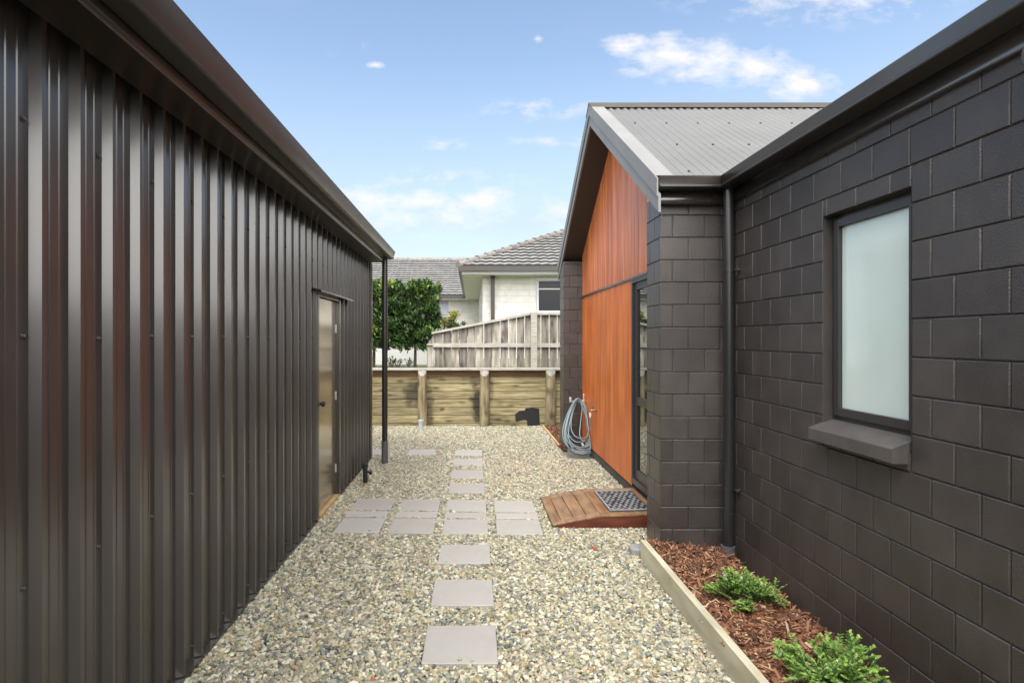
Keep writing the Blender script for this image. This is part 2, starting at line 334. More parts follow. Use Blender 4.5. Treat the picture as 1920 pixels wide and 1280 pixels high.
nm = ['by the shed door','second from the shed door','third from the shed door','nearest the timber ramp']
for i, (a, m_, c_) in enumerate(cols):
    d = i*1.3
    pv(*a, 997.5+d, 970+d, 'full paver %s in the front row of the crossing block' % nm[i])
    pv(*m_, 967.5+d, 957.3+d, 'narrow half paver %s in the middle row of the crossing block' % nm[i], half=True)
    pv(*c_, 954.3+d, 934.3+d, 'full paver %s in the back row of the crossing block' % nm[i])
pv(841.5,909,923.5,905,'first square paver beyond the crossing block', rot=-.5)
pv(845,906,896,880.5,'second square paver beyond the crossing block', rot=-.4)
pv(849.5,905,872.5,859,'third square paver beyond the crossing block', rot=-.4)
pv(853,904,853.3,842.8,'farthest square paver of the single line', rot=-.5)
pv(761,815,852,841.8,'pale lone paver left of the farthest paver in the line', rot=-.5)
pv(668,718,851,842,'paver behind the shed downpipe, mostly hidden by the shed corner', rot=-.5)

# ---------------------------------------------------------------- gravel (uncountable pebbles)
def in_paver(x, y, m=.004):
    for (cx, cy, wx, wy, r) in paver_boxes:
        ddx, ddy = x-cx, y-cy
        uu = ddx*np.cos(r)+ddy*np.sin(r); vv = -ddx*np.sin(r)+ddy*np.cos(r)
        yield (np.abs(uu) < wx/2+m) & (np.abs(vv) < wy/2+m)
pts = []
def region(x0, x1, y0, y1, s, layer):
    nx = int((x1-x0)/s); ny = int((y1-y0)/s)
    gx, gy = np.meshgrid(np.arange(nx), np.arange(ny)); gx = gx.ravel()+.5*(gy.ravel() % 2); gy = gy.ravel()
    x = x0+(gx+rng.uniform(-.42,.42,gx.size)+.5)*s; y = y0+(gy+rng.uniform(-.42,.42,gy.size)+.5)*s
    k = (x > x0) & (x < x1) & (y > y0) & (y < y1)
    for q in in_paver(x, y): k &= ~q
    k &= ~((x > .74) & (y > 5.33) & (y < 6.34))
    x, y = x[k], y[k]
    z = rng.normal(0, .0022, x.size) + (-.010 if layer else -.001) + .004*np.sin(x*5.1+y*3.3)*np.sin(y*4.2-x*2)
    pts.append(np.stack([x, y, z], 1))
for lay, s in ((0,.0196),(1,.022)):
    region(-1.50, 1.34, 1.3, 4.62, s, lay)
    region(-1.50, 1.775, 4.62, 8.4, s, lay)
    region(-3.2, 1.40, 8.4, 11.57, s*1.1, lay)
stray = []
for (cx, cy, wx, wy, rr_) in paver_boxes:
    for _ in range(rng.integers(0, 4)): stray.append((cx+rng.uniform(-.48,.48)*wx*(1 if rng.random() < .3 else 1), cy+rng.choice([-1,1])*rng.uniform(.38,.49)*wy, .0165))
pts.append(np.array(stray))
pts = np.concatenate(pts); n = len(pts); print('pebbles', n)
me = bpy.data.meshes.new('gravel'); me.vertices.add(n); me.vertices.foreach_set('co', pts.ravel())
base = rng.choice(9, n, p=[.22,.17,.18,.12,.12,.08,.05,.055,.005])
pal = np.array([(.43,.395,.295),(.52,.475,.365),(.29,.285,.235),(.58,.555,.47),(.20,.21,.20),(.38,.31,.19),(.12,.135,.14),(.26,.24,.14),(.44,.25,.12)])
tone = pal[base]*np.array([.84,.835,.79])*rng.uniform(.70,1.25,(n,1))*rng.uniform(.95,1.05,(n,3))
size = np.exp(rng.normal(0,.24,n))[:,None]*np.array([.0138,.0099,.0070])*rng.uniform(.85,1.15,(n,3))
rot = np.stack([rng.normal(0,.33,n), rng.normal(0,.33,n), rng.uniform(0,6.283,n)],1)
for nme, dat in (('tone',tone),('size',size),('rot',rot)):
    a = me.attributes.new(nme,'FLOAT_VECTOR','POINT'); a.data.foreach_set('vector', dat.astype(np.float32).ravel())
a = me.attributes.new('pick','INT','POINT'); a.data.foreach_set('value', rng.integers(0,4,n).astype(np.int32))
gro = bpy.data.objects.new('gravel', me); col.objects.link(gro); me.materials.append(M_pebble)
tag(gro, 'loose round river pebbles in cream, grey and tan covering the yard', 'gravel', kind='stuff')
ng = bpy.data.node_groups.new('scatter_pebbles','GeometryNodeTree')
ng.interface.new_socket('Geometry', in_out='INPUT', socket_type='NodeSocketGeometry'); ng.interface.new_socket('Geometry', in_out='OUTPUT', socket_type='NodeSocketGeometry')
gi = ng.nodes.new('NodeGroupInput'); go = ng.nodes.new('NodeGroupOutput'); ip = ng.nodes.new('GeometryNodeInstanceOnPoints')
g2i = ng.nodes.new('GeometryNodeGeometryToInstance')
for k in range(4):
    ico = ng.nodes.new('GeometryNodeMeshIcoSphere'); ico.inputs['Radius'].default_value = 1; ico.inputs['Subdivisions'].default_value = 2
    sp = ng.nodes.new('GeometryNodeSetPosition'); nn_ = ng.nodes.new('ShaderNodeTexNoise'); nn_.noise_dimensions = '4D'; nn_.inputs['W'].default_value = k*7.3; nn_.inputs['Scale'].default_value = .9; nn_.inputs['Detail'].default_value = 1
    vm = ng.nodes.new('ShaderNodeVectorMath'); vm.operation = 'SUBTRACT'; vm.inputs[1].default_value = (.5,.5,.5); ng.links.new(nn_.outputs['Color'], vm.inputs[0])
    vs_ = ng.nodes.new('ShaderNodeVectorMath'); vs_.operation = 'SCALE'; vs_.inputs['Scale'].default_value = 1.3; ng.links.new(vm.outputs[0], vs_.inputs[0])
    ng.links.new(ico.outputs[0], sp.inputs[0]); ng.links.new(vs_.outputs[0], sp.inputs['Offset'])
    ss = ng.nodes.new('GeometryNodeSetShadeSmooth'); ng.links.new(sp.outputs[0], ss.inputs[0])
    sm = ng.nodes.new('GeometryNodeSetMaterial'); sm.inputs['Material'].default_value = M_pebble; ng.links.new(ss.outputs[0], sm.inputs[0])
    ng.links.new(sm.outputs[0], g2i.inputs[0])
def named(nm_, typ):
    q = ng.nodes.new('GeometryNodeInputNamedAttribute'); q.data_type = typ; q.inputs[0].default_value = nm_; return q.outputs[0]
ng.links.new(gi.outputs[0], ip.inputs['Points']); ng.links.new(g2i.outputs[0], ip.inputs['Instance']); ip.inputs['Pick Instance'].default_value = True
ng.links.new(named('pick','INT'), ip.inputs['Instance Index']); ng.links.new(named('rot','FLOAT_VECTOR'), ip.inputs['Rotation']); ng.links.new(named('size','FLOAT_VECTOR'), ip.inputs['Scale'])
ng.links.new(ip.outputs[0], go.inputs[0])
gro.modifiers.new('pebbles','NODES').node_group = ng

# ================================================================ SHED (left)
shed = thing('shed', 'long dark brown ribbed steel shed along the left of the gravel path', 'shed', (-3.2, 3.2, 0))
XS = -1.505; RIB = .034; Y0, Y1 = -2.0, 8.47; ZT = 2.90
DY0, DY1 = 5.50, 6.44                 # door opening
prof = []; y = 1.954 - .1938*21
while y < Y1+.1:
    prof += [(y,0),(y+.0165,RIB),(y+.036,RIB),(y+.047,0),(y+.092,0),(y+.096,.0035),(y+.102,.0035),(y+.106,0),(y+.140,0),(y+.144,.0035),(y+.150,.0035),(y+.154,0)]; y += .1938
def sheet(b, y0, y1, z0, z1):
    def at(yy):
        for (a_, da), (c_, dc) in zip(prof, prof[1:]):
            if a_ <= yy <= c_: return da+(dc-da)*(yy-a_)/max(c_-a_,1e-6)
        return 0
    pr = [(y0,at(y0))]+[p for p in prof if y0 < p[0] < y1]+[(y1,at(y1))]
    b.strip([(XS+d, yy, z0) for yy, d in pr], [(XS+d, yy, z1) for yy, d in pr])
b = MB(); sheet(b, Y0, DY0, .03, ZT); sheet(b, DY1, Y1, .03, ZT); sheet(b, DY0, DY1, 2.21, ZT); b.build('wall_cladding', M_shed, shed)
b = MB()                                # end and back walls, with the gable above
xb = -5.6
for yy in (Y0+.02, Y1-.02):
    b.add([(XS,yy,.03),(xb,yy,.03),(xb,yy,2.9),((XS+xb)/2,yy,3.62),(XS,yy,2.9)], [(0,1,2,3,4)])
b.quad((xb,Y0,.03),(xb,Y1,.03),(xb,Y1,2.9),(xb,Y0,2.9)); b.build('end_wall', M_shed, shed)
b = MB(); b.prism([(-.004,2.85),(-.0545,2.85),(-.0545,.04),(-.004,.04)], lambda u_, v_, t: (XS+RIB+.006+u_*0+(0 if u_ > -.02 else -.05), t, v_), Y1-.005, Y1+.012)
b.box((XS-.06,Y1-.004,.03),(XS+RIB+.004,Y1+.008,2.86)); b.box((XS+RIB-.002,Y1-.055,.03),(XS+RIB+.005,Y1-.0045,2.86)); b.build('corner_flashing', M_trim, shed)
b = MB(); b.box((XS-.08,Y0,-.02),(XS-.004,DY0,.055)); b.box((XS-.08,DY1,-.02),(XS-.004,Y1-.01,.055)); b.build('base_timber', M_sillwood, shed)
b = MB(); b.box((XS-.003,Y0,.018),(XS+.040,DY0-.002,.024)); b.box((XS-.003,DY1+.002,.018),(XS+.040,Y1,.024))
b.box((XS+.037,Y0,.0),(XS+.0405,DY0-.002,.0175)); b.box((XS+.037,DY1+.002,.0),(XS+.0405,Y1,.0175)); b.build('base_flashing', M_screw, shed)
# roof with gable slopes
b = MB(); xm = (XS+xb)/2; zt = 3.0; zr = zt+(xm*-1-1.24)*math.tan(R(18))
for (xa, xc) in ((-1.215, xm), (xb-.25, xm)):
    k = 70; A = []; B_ = []
    for i in range(int((Y1+.1-Y0)/.03)):
        yy = Y0-.1+i*.03; dd = .018 if i % 6 in (0,) else 0
        A.append((xa, yy, zt+dd-.012)); B_.append((xc, yy, zr+dd-.012))
    b.strip(A, B_)
b.build('roof', M_shed, shed)
# gutter (front face, rolled lip), fascia with rolled lower edge
def lane(poly, x, y0, y1, z=0, c=.5, caps=True):
    return (lambda u_, v_, t: (x+u_, t, z+v_))
gx = -1.10; GE = 8.19
gut = [(.010,2.983),(.004,2.987),(-.006,2.985),(-.006,2.977),(.002,2.974),(-.008,2.945),(-.018,2.915),(-.028,2.893),(-.040,2.884),(-.056,2.880),(-.128,2.879),(-.130,2.985),(-.134,2.985),(-.134,2.874),(-.056,2.875),(-.038,2.878),(-.024,2.887),(-.012,2.914),(-.001,2.945)]
b = MB(); b.prism(gut, lambda u_, v_, t: (gx+u_, t, v_), Y0-.1, GE); b.box((gx-.130,GE-.001,2.881),(gx-.012,GE+.004,2.982)); b.build('gutter', M_fasc, shed, smooth=24)
fas = [(-.1385,3.01),(-.1385,2.862),(-.136,2.842),(-.1395,2.829),(-.150,2.821),(-.163,2.823),(-.170,2.833),(-.180,2.838),(-.335,2.846),(-.370,2.846),(-.370,2.858),(-.180,2.852),(-.160,2.86),(-.160,3.01)]
b = MB(); b.prism(fas, lambda u_, v_, t: (gx+u_, t, v_), Y0-.1, GE+.06); b.build('fascia', M_fasc, shed, smooth=40)
# downpipe
dp = P(720.5, 635, 8.13); xd = dp.x+.012
b = MB(); b.tube([(xd,8.10,2.88),(xd,8.10,.31)], .040, 20); d = b.build('downpipe', M_black, shed, smooth=40)
b = MB(); b.tube([(xd,8.10,.315),(xd,8.10,-.03)], .0455, 20); b.build('pipe_collar', M_grey_pvc, d, smooth=40)
# door
b = MB(); b.box((XS-.050,DY0+.052,.035),(XS-.008,DY1-.052,2.155), bev=.002); door = b.build('door', M_doorp, shed)
b = MB(); b.tube([(XS-.01,DY0+.12,1.115),(XS+.018,DY0+.12,1.115)], .022, 16)
b.tube([(XS+.018,DY0+.12,1.115),(XS+.030,DY0+.12,1.115),(XS+.046,DY0+.12,1.115),(XS+.066,DY0+.12,1.115),(XS+.074,DY0+.12,1.115)], [.012,.014,.028,.028,.014], 16); b.build('knob', M_black, door, smooth=40)
for hz in (1.86, 1.12, .32):
    b = MB(); b.tube([(XS-.004,DY1-.049,hz-.045),(XS-.004,DY1-.049,hz+.045)], .005, 10); b.build('hinge', M_galv, door)
b = MB(); b.box((XS-.06,DY0,.03),(XS+.036,DY0+.045,2.205)); b.box((XS-.06,DY1-.045,.03),(XS+.036,DY1,2.205)); b.box((XS-.06,DY0+.046,2.162),(XS+.03,DY1-.046,2.205)); b.build('door_frame', M_shed, shed)
b = MB(); b.box((XS-.07,DY0+.002,-.02),(XS+.030,DY1-.002,.028)); b.build('door_sill', M_sillwood, shed)
b = MB(); b.prism([(.0,2.232),(.0,2.224),(.100,2.205),(.100,2.190),(.1045,2.190),(.1045,2.209)], lambda u_, v_, t: (XS+u_, t, v_), DY0-.14, DY1+.36); b.build('head_flashing', M_shed, shed)
b = MB(); b.box((XS-.12,DY0,.03),(XS-.10,DY1,2.3)); b.build('door_backing', M_trim, shed)
# screws
def screw_proto(name, parent, m, r=.0065):
    b = MB(); b.tube([(0,0,0),(.003,0,0),(.0032,0,0),(.008,0,0),(.0095,0,0)], [r*1.6,r*1.6,r,r,r*.6], 6); o = b.build(name, m); o.parent = parent; return o
s0 = None
for z, cols_ in ((.10, range(0,17)), (.92, range(0,17)), (1.757, range(0,17)), (2.49, range(0,17))):
    for i in cols_:
        yy = 1.934+.3876*i; yy = yy-.006
        if DY0-.05 < yy < DY1+.03 and z < 2.2: continue
        if s0 is None: s0 = screw_proto('screw', shed, M_screw); o = s0
        else: o = s0.copy(); col.objects.link(o)
        o.location = Vector((XS+.001, yy, z+random.uniform(-.006,.006)))-Vector(shed.location)

# black riser with tap by the shed
p = G(685,905); tp = thing('standpipe', 'short black pipe with small side tap beside the shed corner', 'pipe', (p.x,p.y,0))
b = MB(); b.tube([(p.x,p.y,-.03),(p.x,p.y,.20)], .030, 18); b.build('pipe', M_black, tp, smooth=40)
b = MB(); b.tube([(p.x,p.y,.19),(p.x,p.y,.232)], .036, 18); b.build('cap', M_black, tp, smooth=40)
b = MB(); b.tube([(p.x,p.y,.135),(p.x+.085,p.y-.01,.135)], .014, 12); b.tube([(p.x+.065,p.y-.01,.15),(p.x+.065,p.y-.01,.105)], .017, 12); b.build('tap', M_black, tp, smooth=40)
p = G(789,807); vp = thing('vent_pipe', 'short pale grey capped pipe standing in gravel before the retaining wall', 'pipe', (p.x,p.y,0))
b = MB(); b.tube([(p.x,p.y,-.03),(p.x,p.y,.185)], .040, 18); b.build('pipe', M_lightgrey, vp, smooth=40)
b = MB(); b.tube([(p.x,p.y,.165),(p.x,p.y,.205)], .050, 18); b.build('cap', M_lightgrey, vp, smooth=40)

# ================================================================ HOUSE (right)
house = thing('house', 'dark painted block house with orange cedar gable and grey metal roof', 'house', (4, 4, 0))
XW = 2.10; YP = 4.72; XP = 1.543; CH = .1837; ZJ0 = .194; BL = .258
def blocks(b, fn, u0, u1, z0, z1, off=0, holes=(), bev=.0075, dep=.0105, cl=False, cr=False, bl=BL, ch=CH, zj=ZJ0, lv=1):
    """fn(u, z, d) -> point; d = how far behind the face"""
    k = math.floor((z0-zj)/ch)
    zlist = []
    while zj+k*ch < z1: zlist.append((k, max(z0, zj+k*ch), min(z1, zj+(k+1)*ch))); k += 1
    for k, za, zb in zlist:
        if zb-za < .004: continue
        j = math.floor((u0-off)/bl)-1; sh = .5*bl if k % 2 else 0
        while off+sh+j*bl < u1:
            ua = max(u0, off+sh+j*bl); ub = min(u1, off+sh+(j+1)*bl); j += 1
            if ub-ua < .012: continue
            rects = [(ua, ub, za, zb)]
            for (h0, h1, g0, g1) in holes:
                nr = []
                for (a, c_, e, f_) in rects:
                    if c_ <= h0 or a >= h1 or f_ <= g0 or e >= g1: nr.append((a,c_,e,f_)); continue
                    if a < h0: nr.append((a,h0,e,f_))
                    if c_ > h1: nr.append((h1,c_,e,f_))
                    if e < g0: nr.append((max(a,h0),min(c_,h1),e,g0))
                    if f_ > g1: nr.append((max(a,h0),min(c_,h1),g1,f_))
                rects = nr
            for (a, c_, e, f_) in rects:
                if c_-a < .015 or f_-e < .015: continue
                hv = random.random(); dd = random.uniform(0, .0012); bu = min(bev, (c_-a)/3); bz = min(bev*.6, (f_-e)/3); bt = min(bev*1.25, (f_-e)/3)
                la = 0 if (cl and a == u0) else bu; lc = 0 if (cr and c_ == u1) else bu
                j1 = lambda: random.uniform(-.0008,.0008)
                g_ = .0012
                o_ = [(a if la == 0 else a+g_, e+g_),(c_ if lc == 0 else c_-g_, e+g_),(c_ if lc == 0 else c_-g_, f_-g_),(a if la == 0 else a+g_, f_-g_)]
                m_ = [(a+la*.45, e+bz*.45),(c_-lc*.45, e+bz*.45),(c_-lc*.45, f_-bt*.5),(a+la*.45, f_-bt*.5)]
                i_ = [(a+la+j1()*(la>0), e+bz+j1()),(c_-lc+j1()*(lc>0), e+bz+j1()),(c_-lc+j1()*(lc>0), f_-bt+j1()),(a+la+j1()*(la>0), f_-bt+j1())]
                vs = [fn(p_[0],p_[1],dep) for p_ in o_]+[fn(p_[0],p_[1],dd+(.0022 if qi < 2 else dep*.42)) for qi, p_ in enumerate(m_)]+[fn(p_[0],p_[1],dd) for p_ in i_]
                fs = [(8,9,10,11)]
                for q in range(4): r_ = (q+1) % 4; fs += [(q,r_,4+r_,4+q),(4+q,4+r_,8+r_,8+q)]
                b.add(vs, fs, hv)
WY0, WY1, WZ0, WZ1 = 2.756, 3.447, 1.215, 2.478
b = MB(); wf = lambda u_, z_, d_: (XW+d_, u_, z_)
blocks(b, wf, -2.0, YP, -.02, 2.95, off=.055, holes=[(WY0,WY1,WZ0,WZ1)])
md = .0088                                                # mortar plane behind, with the window opening left out
for (a, c_, e, f_) in ((-2,WY0,-.02,2.95),(WY1,YP+.02,-.02,2.95),(WY0,WY1,-.02,WZ0),(WY0,WY1,WZ1,2.95)):
    b.quad((XW+md,a,e),(XW+md,c_,e),(XW+md,c_,f_),(XW+md,a,f_))
RD = .058                                                 # reveals
for (p1, p2) in (((WY1,WZ0),(WY1,WZ1)),((WY0,WZ0),(WY0,WZ1)),((WY0,WZ1),(WY1,WZ1)),((WY0,WZ0),(WY1,WZ0))):
    b.quad((XW+.001,*p1),(XW+.001,*p2),(XW+RD+.08,*p2),(XW+RD+.08,*p1))
b.build('block_wall', M_block, house)
def pier(name, x0, y0, y1, x1, ztop):
    b = MB()
    blocks(b, lambda u_, z_, d_: (u_, y0+d_, z_), x0, x1, -.02, ztop, off=x0-.03, cl=True, bl=.262)
    blocks(b, lambda u_, z_, d_: (x0+d_, u_, z_), y0, y1, -.02, ztop, off=y0+.02, cl=True, cr=True, bl=.262)
    b.quad((x0,y0+md,-.02),(x1,y0+md,-.02),(x1,y0+md,ztop),(x0,y0+md,ztop)); b.quad((x0+md,y0,-.02),(x0+md,y1,-.02),(x0+md,y1,ztop),(x0+md,y0,ztop))
    b.quad((x0,y1,-.02),(x1,y1,-.02),(x1,y1,ztop),(x0,y1,ztop)); return b.build(name, M_block, house)
pier('block_pier', XP, YP, 5.08, XW, 2.95)
pier('block_pier', 1.47, 9.25, 9.62, 1.80, 2.99)
XC = 1.773
YR, ZR, TS = 7.15, 4.63, .627          # ridge and slope
zroof = lambda yy: ZR-TS*abs(yy-YR)
zsof = lambda yy: zroof(yy)-.235
def boards(b, y0, y1, zb, ztf, wd, groove, dep):
    y = y0
    while y < y1-.004:
        ye = min(y+wd, y1); h_ = random.random(); a, c_ = y+.0006, ye-.0006
        xs = [XC+dep, XC, XC, XC+dep]; ys = [a, a+groove, c_-groove, c_]
        b.strip([(xs[q], ys[q], zb) for q in range(4)], [(xs[q], ys[q], ztf(ys[q])) for q in range(4)], h_)
        b.quad((XC+dep,y-.0006,zb),(XC+dep,ye+.0006,zb),(XC+dep,ye+.0006,ztf(ye)),(XC+dep,y-.0006,ztf(y)), 0); y = ye
b = MB(); boards(b, 5.0, 9.26, 2.432, lambda yy: zsof(yy)+.02, .142, .004, .006); b.build('upper_cladding', M_cedar_up, house)
b = MB(); boards(b, 6.38, 9.26, .125, lambda yy: 2.405, .142, .0010, .0015); b.build('lower_cladding', M_cedar, house)
b = MB(); b.box((XC-.014,5.0,2.406),(XC+.01,9.25,2.414)); b.box((XC-.018,5.0,2.4145),(XC-.012,9.25,2.431)); b.build('joint_flashing', M_trim, house)
b = MB(); b.box((XC+.012,5.0,-.03),(XC+.06,9.3,.124)); b.build('plinth', M_plinth, house)
b = MB(); b.quad((XC+.06,5,-.03),(XC+.06,9.3,-.03),(XC+.06,9.3,.2),(XC+.06,5,.2)); 
# body walls not faced in detail
b.quad((8.5,-2,-.03),(8.5,9.6,-.03),(8.5,9.6,3),(8.5,-2,3)); b.quad((XW+.01,-2,-.03),(8.5,-2,-.03),(8.5,-2,3),(XW+.01,-2,3)); b.quad((1.8,9.6,-.03),(8.5,9.6,-.03),(8.5,9.6,3),(1.8,9.6,3)); b.build('rear_wall', M_block, house)
b = MB(); blocks(b, lambda u_, z_, d_: (u_, -5+d_*-1, z_), -3.0, 8.5, -.02, 2.2, off=0)  # unseen wall added behind the camera to darken low reflections in shed ribs
b.box((-3.0,-5.2,-.02),(8.5,-5.009,2.2)); b.box((-3.05,-5.25,2.201),(8.5,-4.96,2.26)); b.build('added_blocker_wall', M_block, house)
# glazed side door
gd = MB(); D0, D1, E0, E1 = 5.12, 6.38, .165, 2.404
def frame(b, x, dpth, y0, y1, z0, z1, t, bt=None):
    bt = bt or t
    b.box((x,y0,z0),(x+dpth,y0+t,z1), bev=.002); b.box((x,y1-t,z0),(x+dpth,y1,z1), bev=.002)
    b.box((x+.001,y0+t,z1-t),(x+dpth-.001,y1-t,z1)); b.box((x+.001,y0+t,z0),(x+dpth-.001,y1-t,z0+bt))
frame(gd, XC-.010, .10, D0, D1, E0, E1, .045, .06); dg = gd.build('glazed_door', M_alu, house)
b = MB(); frame(b, XC+.015, .045, D0+.048, D1-.048, E0+.062, E1-.048, .075, .10); b.box((XC+.018,D0+.12,1.03),(XC+.055,D1-.12,1.12)); b.build('door_leaf', M_alu, dg)
b = MB(); b.box((XC+.034,D0+.1,E0+.15),(XC+.042,D1-.1,E1-.1)); b.build('pane', M_glass, dg)
# roof
def roofz(yy, up=0): return zroof(yy)+up
def corr(b, sgn, x0, x1, ylow):
    A = []; B_ = []; k = int((x1-x0)/.085*10); nx = (0, -sgn*TS)  # across slope
    for i in range(k+1):
        x = x0+(x1-x0)*i/k; d_ = .010*math.cos(2*math.pi*(x-x0)/.085)+.010
        A.append((x, ylow, roofz(ylow, d_))); B_.append((x, YR, roofz(YR, d_)))
    b.strip(A, B_)
for sgn, yl in ((-1, 4.56), (1, 9.72)):
    b = MB(); corr(b, sgn, 1.60, 7.0, yl); b.build('gable_roof', M_roof, house, smooth=80)
b = MB()
prof_r = [(-.17,-.17*TS+.030),(-.165,-.165*TS+.034),(-.02,-.004+.036),(0,.050),(.02,-.004+.036),(.165,-.165*TS+.034),(.17,-.17*TS+.030),(0,.034)]
b.prism(prof_r, lambda u_, v_, t: (t, YR+u_, ZR+v_), 1.445, 7.0); b.build('ridge_cap', M_ridgecap, house)
# scalloped foam/shadow line under the ridge capping comes from the corrugations themselves
def barge(yl, yh, sgn):
    # outer face stepped: upper flashing, lower board
    def poly(b, x0, x1, up, dn, c=.5):
        pts_ = [(yl, zroof(yl)+up), (YR, ZR+up), (YR, ZR+dn), (yl, zroof(yl)+dn)]
        b.prism(pts_, lambda u_, v_, t: (t, u_, v_), x0, x1, c)
    b = MB(); poly(b, 1.462, 1.482, -.095, -.237); o = b.build('barge_board', M_barge, house)
    b = MB(); poly(b, 1.450, 1.4615, .030, -.110)
    yl = 4.572 if sgn < 0 else yl
    pts_ = [(yl, zroof(yl)+.0305), (YR, ZR+.0305), (YR, ZR+.034), (yl, zroof(yl)+.034)]
    b.prism(pts_, lambda u_, v_, t: (t, u_, v_), 1.450, 1.600)
    poly(b, 1.598, 1.6015, .0300, .004)
    b.build('barge_flashing', M_barge, o)
barge(4.52, YR, -1); barge(9.78, YR, 1)
b = MB()
b.prism([(4.98, zsof(4.98)), (YR, ZR-.235), (9.74, zsof(9.74)), (9.74, zsof(9.74)+.012), (YR, ZR-.223), (4.98, zsof(4.98)+.012)], lambda u_, v_, t: (t, u_, v_), 1.483, 1.80); b.build('soffit', M_soffit, house)
b = MB()  # main roof over the block wall
A = []; B_ = []
for i in range(int(6.3/.0085)):
    yy = -2.1+i*.0085; d_ = .010*math.cos(2*math.pi*yy/.085)
    A.append((2.03, yy, 3.02+d_)); B_.append((5.4, yy, 3.02+3.37*.50+d_))
b.strip(A, B_); b.build('main_roof', M_roof, house, smooth=80)
b = MB(); rs0 = None
for j, yy in enumerate((4.70, 5.45, 6.25, 6.95)):
    for i in range(14):
        x = 1.60+.085*(2+4*i+(2 if j % 2 else 0))
        if x > 5.3 or (j == 0 and x > 2.0 and x < 0): continue
        if rs0 is None:
            q = MB(); q.tube([(0,0,-.002),(0,0,.006),(0,0,.010)], [.011,.011,.006], 8); rs0 = q.build('roof_screw', M_screwroof); rs0.parent = house; o = rs0
        else: o = rs0.copy(); col.objects.link(o)
        o.location = Vector((x, yy, zroof(yy)+.020))-Vector(house.location)
# gutters: profile d (behind front face), z
g2 = [(-.012,3.029),(-.006,3.036),(.006,3.033),(.005,3.025),(-.004,3.020),(.006,2.978),(.0095,2.962),(.001,2.956),(-.001,2.948),(.004,2.944),(.030,2.944),(.106,2.944),(.106,3.03),(.110,3.03),(.110,2.939),(.030,2.939),(.000,2.938),(-.008,2.940),(-.013,2.946),(-.013,2.953),(-.008,2.959),(.002,2.963),(.0015,2.978)]
GX, GY = 1.965, 4.535
b = MB()
b.prism(g2, lambda u_, v_, t: (GX+u_, t, v_), -2.1, lambda u_, v_: GY+u_)
b.prism(g2, lambda u_, v_, t: (t, GY+u_, v_), 1.482, lambda u_, v_: GX+u_)
b.box((1.478,GY+.002,2.941),(1.4825,GY+.108,3.030)); b.build('gutter', M_fasc, house, smooth=50)
f2 = [(.111,3.03),(.111,2.915),(.104,2.906),(.1035,2.850),(.108,2.840),(.118,2.838),(.15,2.838),(.15,3.03)]
b = MB()
b.prism(f2, lambda u_, v_, t: (GX+u_, t, v_), -2.1, lambda u_, v_: GY+u_)
b.prism(f2, lambda u_, v_, t: (t, GY+u_, v_), 1.484, lambda u_, v_: GX+u_); b.build('fascia', M_trim, house, smooth=50)
b = MB(); b.box((1.535,GY+.152,2.842),(2.12,4.74,2.90)); b.build('soffit', M_soffit, house)
# downpipe
px_, py_ = 2.040, 4.575
b = MB(); b.tube([(px_,py_,2.94),(px_,py_,.36)], .041, 24); b.tube([(px_-.008,py_-.01,.37),(px_-.008,py_-.01,.06)], .043, 24); d = b.build('downpipe', M_black, house, smooth=40)
b = MB(); b.tube([(px_-.012,py_-.012,.115),(px_-.012,py_-.012,-.02)], .054, 24); b.build('pipe_collar', M_grey_pvc, d, smooth=40)
for zc in (2.29, .565):
    b = MB(); b.tube([(px_,py_,zc-.012),(px_,py_,zc+.012)], .0455, 24); b.box((px_+.02,py_-.062,zc-.008),(px_+.062,py_-.040,zc+.008)); cq = b.build('clip', M_black, d, smooth=40)
    b = MB(); b.tube([(px_+.030,py_-.09,zc),(px_+.030,py_-.062,zc)], .009, 8); b.tube([(px_+.030,py_-.062,zc),(px_+.058,py_-.062,zc)], .006, 8); b.build('bolt', M_screw, cq)
# window
XF = XW+RD
b = MB(); b.box((XF,WY0,1.262),(XF+.07,WY0+.012,2.474)); frame(b, XF, .05, WY0+.006, WY1-.002, 1.268, 2.476, .030, .04); win = b.build('window', M_alu, house)
b = MB(); frame(b, XF-.012, .045, WY0+.034, WY1-.030, 1.300, 2.448, .042, .046); b.build('sash', M_alu, win)
b = MB(); b.box((XF+.012,WY0+.070,1.34),(XF+.018,WY1-.066,2.412)); b.build('pane', M_frost, win)
b = MB(); frame(b, XF+.0085, .006, WY0+.0705, WY1-.0665, 1.3405, 2.4115, .006); b.build('gasket', M_rubber, win)
b = MB(); b.prism([(-.079,1.221),(-.081,1.216),(-.081,1.152),(-.078,1.148),(-.002,1.148),(-.002,1.2),(.10,1.21),(.10,1.285),(.05,1.268)], lambda u_, v_, t: (XW+u_, t, v_), WY0+.016, WY1+.012); b.build('sill', mat('sill_paint', (.07,.063,.06), (.085,.077,.073), rough=.4, scale=9, bump=.0015, bscale=90), win)
# flood light under the eave
b = MB(); yq = 2.06; xq = 2.03; zq = 2.77
b.tube([(2.098,yq,zq),(2.075,yq,zq)], .045, 20); b.tube([(2.08,yq,zq),(2.03,yq-.02,zq-.015)], .014, 12); fl = b.build('flood_light', M_whiteplastic, house, smooth=40)
b = MB()
b.tube([(2.045,yq+.035,zq+.03),(2.03,yq+.02,zq+.02),(2.01,yq-.01,zq+.0),(1.985,yq-.04,zq-.02)], [.02,.034,.040,.042], 24); b.build('lamp_head', M_grey_pvc, fl, smooth=40)
b = MB(); b.box((2.0,yq-.03,zq-.075),(2.05,yq+.03,zq-.02), bev=.01); b.build('sensor', M_whiteplastic, fl)
